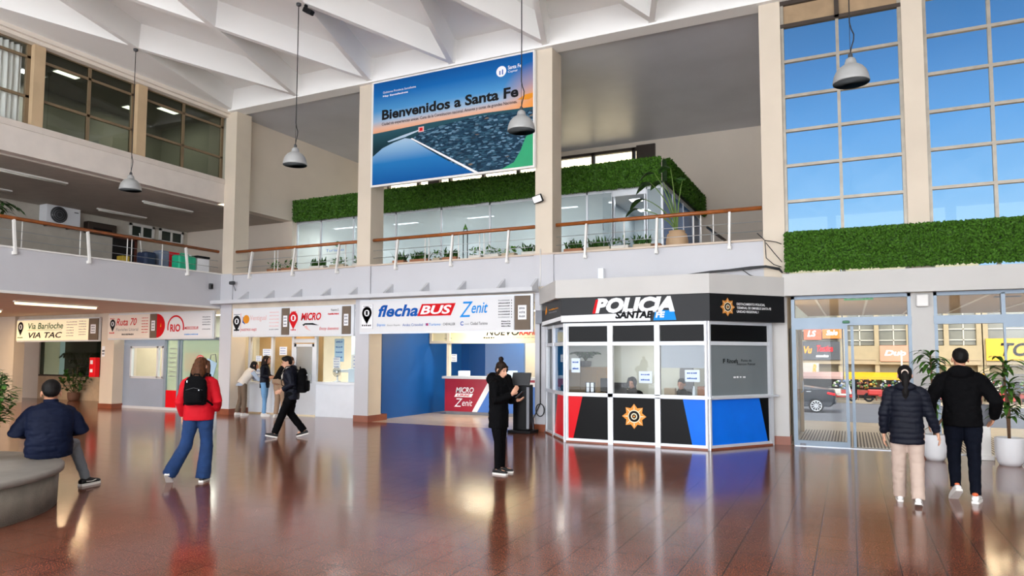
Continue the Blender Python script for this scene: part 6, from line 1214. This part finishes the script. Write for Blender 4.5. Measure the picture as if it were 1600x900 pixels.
# woman in red with a backpack
loc, hd_ = (-7.90, 6.72, 0), 34; s_ = 1.66/1.75
wm, V, s, h_ = person('person in a red jacket and wide blue jeans walking away with brown shoulder-length hair', loc, hd_, 1.66, dict(neck=(.01, 0, 1.475), head=(.015, .03, 1.625), turn=-30, elR=(.27, -.09, 1.13), wrR=(.22, .08, 1.00), fingR=(-.4, .9, .1), palmR=(-.6, -.4, -.6), elL=(-.25, -.04, 1.12), wrL=(-.24, .08, .92), kneeR=(.10, .06, .50), kneeL=(-.155, -.03, .51), toeR=(.1, 1, 0), toeL=(-.05, 1, 0), pitchL=38, **w2l(loc, hd_, dict(ankR=(-7.86, 6.78, .082), ankL=(-8.17, 6.50, .14)), s_)), 1.0,
    dict(m=REDJ, ease=.026, hem=-.08, sleeve=.056, collar=.03, fold=.006, name='jacket', bulk=1.1), dict(m=JEANS, ease=.008, cuff=.098, knee=.088, drop=.035, hip=1.08, fold=.006), dict(m=BSHOE, sole=SOLE, k=.98), dict(style='long', m=HAIRBR, L=.17), SKIN2, .0095)
backpack('black backpack on the back of the person in the red jacket', wm, V, s, (.29, .15, .38), BLKC)
def scarf(t, V, s, hd, hx, hf):
    nk = V['neck']; m_ = MB(); m_.tube([nk+hx*.07*s-hf*.02*s+UZ*.03*s, nk+hx*.085*s+hf*.07*s+UZ*.0*s, nk+hf*.135*s-UZ*.11*s, nk+hf*.165*s-UZ*.26*s], [.02*s, .026*s, .024*s, .015*s], 8); m_.tube([nk-hx*.07*s-hf*.02*s+UZ*.03*s, nk-hx*.085*s+hf*.07*s, nk+hf*.135*s-UZ*.11*s, nk+hf*.165*s-UZ*.26*s], [.02*s, .026*s, .024*s, .015*s], 8); remesh(m_, .009, 2).build('pale_lining', CREAMV, t, local=True)
# young man walking with a backpack
loc, hd_ = (-10.42, 11.15, 0), 128; s_ = 1.70/1.75
wk, V, s, h_ = person('person in a dark padded jacket and black trousers striding left with a lowered head', loc, hd_, 1.70, dict(chest=(0, .03, 1.26), neck=(0, .06, 1.46), head=(0, .12, 1.59), nod=-18, turn=12, shR=(.185, .04, 1.40), shL=(-.185, .06, 1.40), elR=(.25, -.06, 1.13), wrR=(.18, .15, 1.02), elL=(-.25, -.02, 1.13), wrL=(-.17, .20, 1.00), fingR=(-.3, 1, -.2), fingL=(.2, 1, -.5), palmR=(-1, 0, 0), palmL=(1, 0, 0), kneeR=(.08, .03, .50), kneeL=(-.07, .17, .51), toeR=(0, 1, 0), toeL=(0, 1, 0), pitchR=14, pitchL=-12, ankR=(.08, -.26, .125), ankL=(-.07, .32, .10)), 1.0,
    dict(m=NAVY, ease=.035, hem=-.15, sleeve=.062, collar=.04, hood=.95, quilt=.005, pitch=.11, fold=.007, len=.86, extra=scarf), dict(m=BLKC, ease=.012, cuff=.076, knee=.084, fold=.006), dict(m=BSHOE, sole=SOLE), dict(style='full', m=HAIRB), SKIN2, .010)
backpack('large black backpack on the person striding left', wk, V, s, (.33, .21, .50), BLKC, low=.08)
# woman standing with a phone
loc, hd_ = (-4.62, 9.14, 0), -88
sw, V, s, h_ = person('person in a black parka with a high bun standing and looking down at a phone', loc, hd_, 1.61, dict(head=(0, .05, 1.615), nod=-18, turn=-20, elR=(.24, .06, 1.14), wrR=(.09, .27, 1.24), elL=(-.25, .05, 1.12), wrL=(-.08, .30, 1.14), fingR=(-.35, .5, .8), fingL=(.55, .8, .15), palmR=(-.6, -.5, .3), palmL=(.2, -.5, .8), ankR=(.085, .02, .085), ankL=(-.10, .02, .085), kneeR=(.085, .03, .5), toeR=(.15, 1, 0), toeL=(-.2, 1, 0)), .97,
    dict(m=BLKC, ease=.03, hem=-.24, sleeve=.06, collar=.05, hood=1.4, fold=.007, len=.93, name='parka'), dict(m=BLKC, ease=.006, cuff=.044, knee=.055, fold=.003), dict(m=BSHOE, sole=SOLE), dict(style='bun', m=HAIRDB), SKIN2, .009)
def held_phone(label, root, p, M_): Mz = Matrix.Rotation(root.rotation_euler.z, 3, 'Z'); c_ = Vector(root.location)+Mz@p; t = thing('mobile_phone', label, 'phone', c_); M2_ = Mz@M_; MB().rbox(c_, .072, .009, .15, .006, M2_).build('body', BLACK, t); MB().rbox(c_-M2_@Vector((0, .0052, 0)), .064, .001, .135, .0004, M2_).build('screen', em('phone_screen', '#9fb4c8', .4), t)
held_phone('dark mobile phone in the hands of the person in the black parka', sw, (V['wrL']+V['wrR'])/2+Vector((.0, .075, .045)), Matrix.Rotation(R(-50), 3, 'X'))
person('person in black standing behind the one with the phone, mostly hidden', (-6.87, 13.72, 0), 200, 1.54, dict(head=(0, .05, 1.61), nod=-15, elR=(.24, .05, 1.14), wrR=(.1, .22, 1.28), fingR=(-.2, .2, 1), palmR=(0, -1, 0)), .95, dict(m=BLKC, ease=.025, hem=-.18, sleeve=.055, hood=1), dict(m=BLKC, ease=0, cuff=.05, knee=.06), dict(m=WSHOE, sole=SOLE), dict(style='bun', m=HAIRDB), SKIN2, .013)
# three people at the ticket window
def vest(t, V, s, hd, hx, hf):
    sl = MB()
    for S in 'RL': sh, el, wr = V['sh'+S], V['el'+S], V['wr'+S]; sl.tube([sh.lerp(el, -.02), sh.lerp(el, .5), el, el.lerp(wr, .95)], [.07*s, .062*s, .056*s, .042*s], 12)
    remesh(sl, .012, 3, .005).build('sleeves', LBLUS, t, local=True)
    sh_ = MB(); p = V['pelvis']; ws = V['waist']; sh_.loft([ring(p-(ws-p)*.5, hx, hf, .178*s, .135*s), ring(p.lerp(ws, .5), hx, hf, .172*s, .13*s)]); remesh(sh_, .012, 2, .004).build('shirt_tail', LBLUS, t, local=True)
person('person with long black hair in a cream vest leaning on the ticket ledge', (-15.42, 14.55, 0), -22, 1.62, dict(pelvis=(.0, -.02, .95), waist=(.02, .06, 1.07), chest=(.05, .16, 1.22), neck=(.08, .26, 1.38), head=(.10, .33, 1.50), shR=(.25, .20, 1.33), shL=(-.10, .24, 1.33), elR=(.34, .36, 1.06), wrR=(.14, .48, 1.05), elL=(-.12, .42, 1.07), wrL=(.06, .50, 1.06), fingR=(-1, .2, 0), fingL=(1, .2, 0), palmR=(0, 0, -1), palmL=(0, 0, -1), turn=-35, ankL=(-.17, -.08, .085), ankR=(.16, -.02, .085), kneeL=(-.12, 0, .5), kneeR=(.12, .02, .5)), .95,
    dict(m=CREAMV, ease=.03, hem=-.02, len=0, fold=.006, name='vest', extra=vest), dict(m=OLIVE, ease=.004, cuff=.068, knee=.072, fold=.005), dict(m=WSHOE, sole=SOLE, k=.95), dict(style='long', m=HAIRB, L=.16), SKIN, .012)
person('person in a navy coat and light jeans turned sideways at the ticket window', (-14.66, 14.62, 0), -62, 1.68, dict(head=(0, .05, 1.615), turn=-10, elR=(.24, .0, 1.15), wrR=(.18, .18, 1.12), elL=(-.24, .06, 1.14), wrL=(-.2, .28, 1.08), fingR=(0, 1, 0), fingL=(0, 1, 0), ankR=(.07, .03, .085), ankL=(-.07, -.03, .085), kneeR=(.07, .03, .5), kneeL=(-.07, 0, .5)), .92,
    dict(m=NAVY, ease=.02, hem=-.14, sleeve=.052, collar=.05, fold=.006), dict(m=LJEAN, ease=.006, cuff=.052, knee=.058, fold=.004), dict(m=WSHOE, sole=SOLE), dict(style='long', m=HAIRDB, L=.07), SKIN, .012)
person('person in a black top and tan trousers bending towards the ticket window', (-13.98, 14.5, 0), -5, 1.76, dict(pelvis=(0, -.05, .95), waist=(0, .02, 1.07), chest=(0, .13, 1.22), neck=(0, .27, 1.385), head=(.02, .35, 1.51), shR=(.19, .22, 1.34), shL=(-.19, .22, 1.34), elR=(.27, .28, 1.07), wrR=(.1, .42, 1.0), elL=(-.27, .28, 1.07), wrL=(-.1, .42, 1.0), fingR=(-.6, .8, 0), fingL=(.6, .8, 0), palmR=(0, 0, -1), palmL=(0, 0, -1), ankL=(-.11, -.02, .085), ankR=(.15, .0, .085), kneeR=(.11, .03, .5)), 1.08,
    dict(m=BLKC, ease=.02, hem=.0, sleeve=.055, fold=.006, name='top'), dict(m=KHAKI, ease=.01, cuff=.062, knee=.078, hip=1.1, fold=.005), dict(m=WSHOE, sole=SOLE), dict(style='short', m=HAIRBR), SKIN2, .012)
# the couple walking out
loc, hd_ = (.56, 9.42, 0), -3; s_ = 1.60/1.75
cw, V, s, h_ = person('person in a dark quilted jacket and beige trousers with a long ponytail walking out', loc, hd_, 1.60, dict(head=(0, .02, 1.615), elL=(-.25, -.04, 1.13), wrL=(-.26, .02, .86), elR=(.26, .0, 1.13), wrR=(.335, .06, .90), fingR=(.25, .1, -1), palmR=(-1, 0, 0), fingL=(0, .05, -1), kneeL=(-.10, .05, .5), kneeR=(.10, -.0, .5), ankL=(-.10, .14, .085), ankR=(.10, -.15, .10), pitchR=16, toeL=(-.05, 1, 0), toeR=(.05, 1, 0)), 1.02,
    dict(m=NAVY, ease=.034, hem=-.20, sleeve=.058, hood=.9, quilt=.007, pitch=.062, fold=.005), dict(m=SANDT, ease=.012, cuff=.076, knee=.084, hip=1.05, fold=.006, drop=.02), dict(m=WSHOE, sole=SOLE), dict(style='tail', m=HAIRB, L=.30, tie=True), SKIN2, .009)
loc, hd_ = (1.17, 9.90, 0), -6
cm, V, s, h_ = person('person in a black hooded sweatshirt, dark jeans and white sneakers walking out beside the ponytail', loc, hd_, 1.80, dict(head=(0, .03, 1.62), turn=14, shR=(.20, -.01, 1.41), shL=(-.20, -.01, 1.41), elL=(-.31, -.03, 1.13), wrL=(-.315, .06, .90), fingL=(-.2, .1, -1), palmL=(1, 0, 0), elR=(.33, -.07, 1.14), wrR=(.31, .09, .95), fingR=(-.3, .6, -.7), palmR=(-1, 0, 0), kneeL=(-.095, .05, .5), kneeR=(.10, .0, .5), ankL=(-.09, -.02, .15), ankR=(.10, -.08, .085), pitchL=34, toeL=(-.35, 1, 0), toeR=(.15, 1, 0)), 1.08,
    dict(m=BLKC, ease=.028, hem=-.10, sleeve=.064, hood=1.05, fold=.009, name='hoodie'), dict(m=INDIGO, ease=.002, cuff=.056, knee=.07, fold=.007), dict(m=WSHOE, sole=SOLE, heel=True, k=1.04), dict(style='short', m=HAIRB), SKIN, .009)
# two officers behind the booth glass
sit = dict(pelvis=(0, 0, .57), waist=(0, .0, .68), chest=(0, .02, .86), neck=(0, .04, 1.06), head=(0, .07, 1.205), hipR=(.09, .03, .55), hipL=(-.09, .03, .55), kneeR=(.10, .44, .50), kneeL=(-.10, .44, .50), ankR=(.10, .42, .085), ankL=(-.10, .42, .085), shR=(.18, .02, 1.0), shL=(-.18, .02, 1.0), elR=(.24, .12, .78), elL=(-.24, .12, .78), wrR=(.12, .30, .95), wrL=(-.12, .30, .95), fingR=(-.3, 1, 0), fingL=(.3, 1, 0), palmR=(0, 0, -1), palmL=(0, 0, -1))
def hoodup(t, V, s, hd, hx, hf):
    m_ = MB(); m_.ball(hd(0, -.035, .02), .105*s, .105*s, .125*s, None, 16, 10); m_.tube([hd(-.085, .03, -.12), hd(-.092, .035, 0), hd(-.05, .04, .115), hd(.05, .04, .115), hd(.092, .035, 0), hd(.085, .03, -.12)], .022*s, 8); remesh(m_, .010, 2).build('hood', BLKC, t, local=True)
def seat(label, x, y, z=.03):
    t = thing('desk_chair', label, 'chair', (x, y, z)); MB().rbox((x, y, z+.355), .46, .44, .06, .02).build('seat', DGREY, t); MB().rbox((x, y+.27, z+.62), .4, .05, .34, .02).build('backrest', DGREY, t); MB().tube([(x, y, z+.05), (x, y, z+.33)], .025, 8).build('gas_column', BLACKM, t)
    b = MB()
    for a in range(0, 360, 72): b.obox((x+.12*math.cos(R(a)), y+.12*math.sin(R(a)), z+.03), .24, .04, .04, Matrix.Rotation(R(a), 3, 'Z'))
    b.build('base', BLACKM, t); MB().box(x-.03, x+.03, y+.2, y+.28, z+.32, z+.5).build('bracket', BLACKM, t)
for lb, x, ex, hr in (('person in a raised black hood seated behind the middle booth pane', -4.05, hoodup, HAIRDB), ('person in a dark uniform seated behind the right booth pane', -3.04, None, HAIRB)):
    person(lb, (x, 14.12, .03), 176 if ex else 172, 1.60, dict(sit, nod=-6), 1.0, dict(m=BLKC, ease=.02, hem=-.05, sleeve=.055, collar=.04, extra=ex, name='uniform_top'), dict(m=BLKC, ease=0), dict(m=BSHOE, sole=BSHOE), dict(style='short', m=hr), SKIN, .012)
seat('dark desk chair of the hooded person in the booth', -4.05, 14.14)
t = thing('office_chair', 'tall grey chair back behind the officer at the right booth pane', 'chair', (-3.04, 14.14, .03)); x = -3.02; mb = MB(); mb.prism([(x-.14, 14.42, .6)]+[(x+.14*math.cos(R(a)), 14.42, 1.38+.14*math.sin(R(a))) for a in range(180, -1, -15)]+[(x+.14, 14.42, .6)], (0, .06, 0)); mb.build('backrest', pm('chair_grey', '#77777a', .7), t); x = -3.04; MB().rbox((x, 14.14, .375), .46, .44, .06, .02).build('seat', DGREY, t); MB().tube([(x, 14.14, .08), (x, 14.14, .35)], .025, 8).build('gas_column', BLACKM, t); MB().box(x-.03, x+.03, 14.34, 14.43, .34, .66).build('bracket', BLACKM, t)
b = MB()
for a in range(0, 360, 72): b.obox((x+.12*math.cos(R(a)), 14.14+.12*math.sin(R(a)), .06), .24, .04, .04, Matrix.Rotation(R(a), 3, 'Z'))
b.build('base', BLACKM, t)
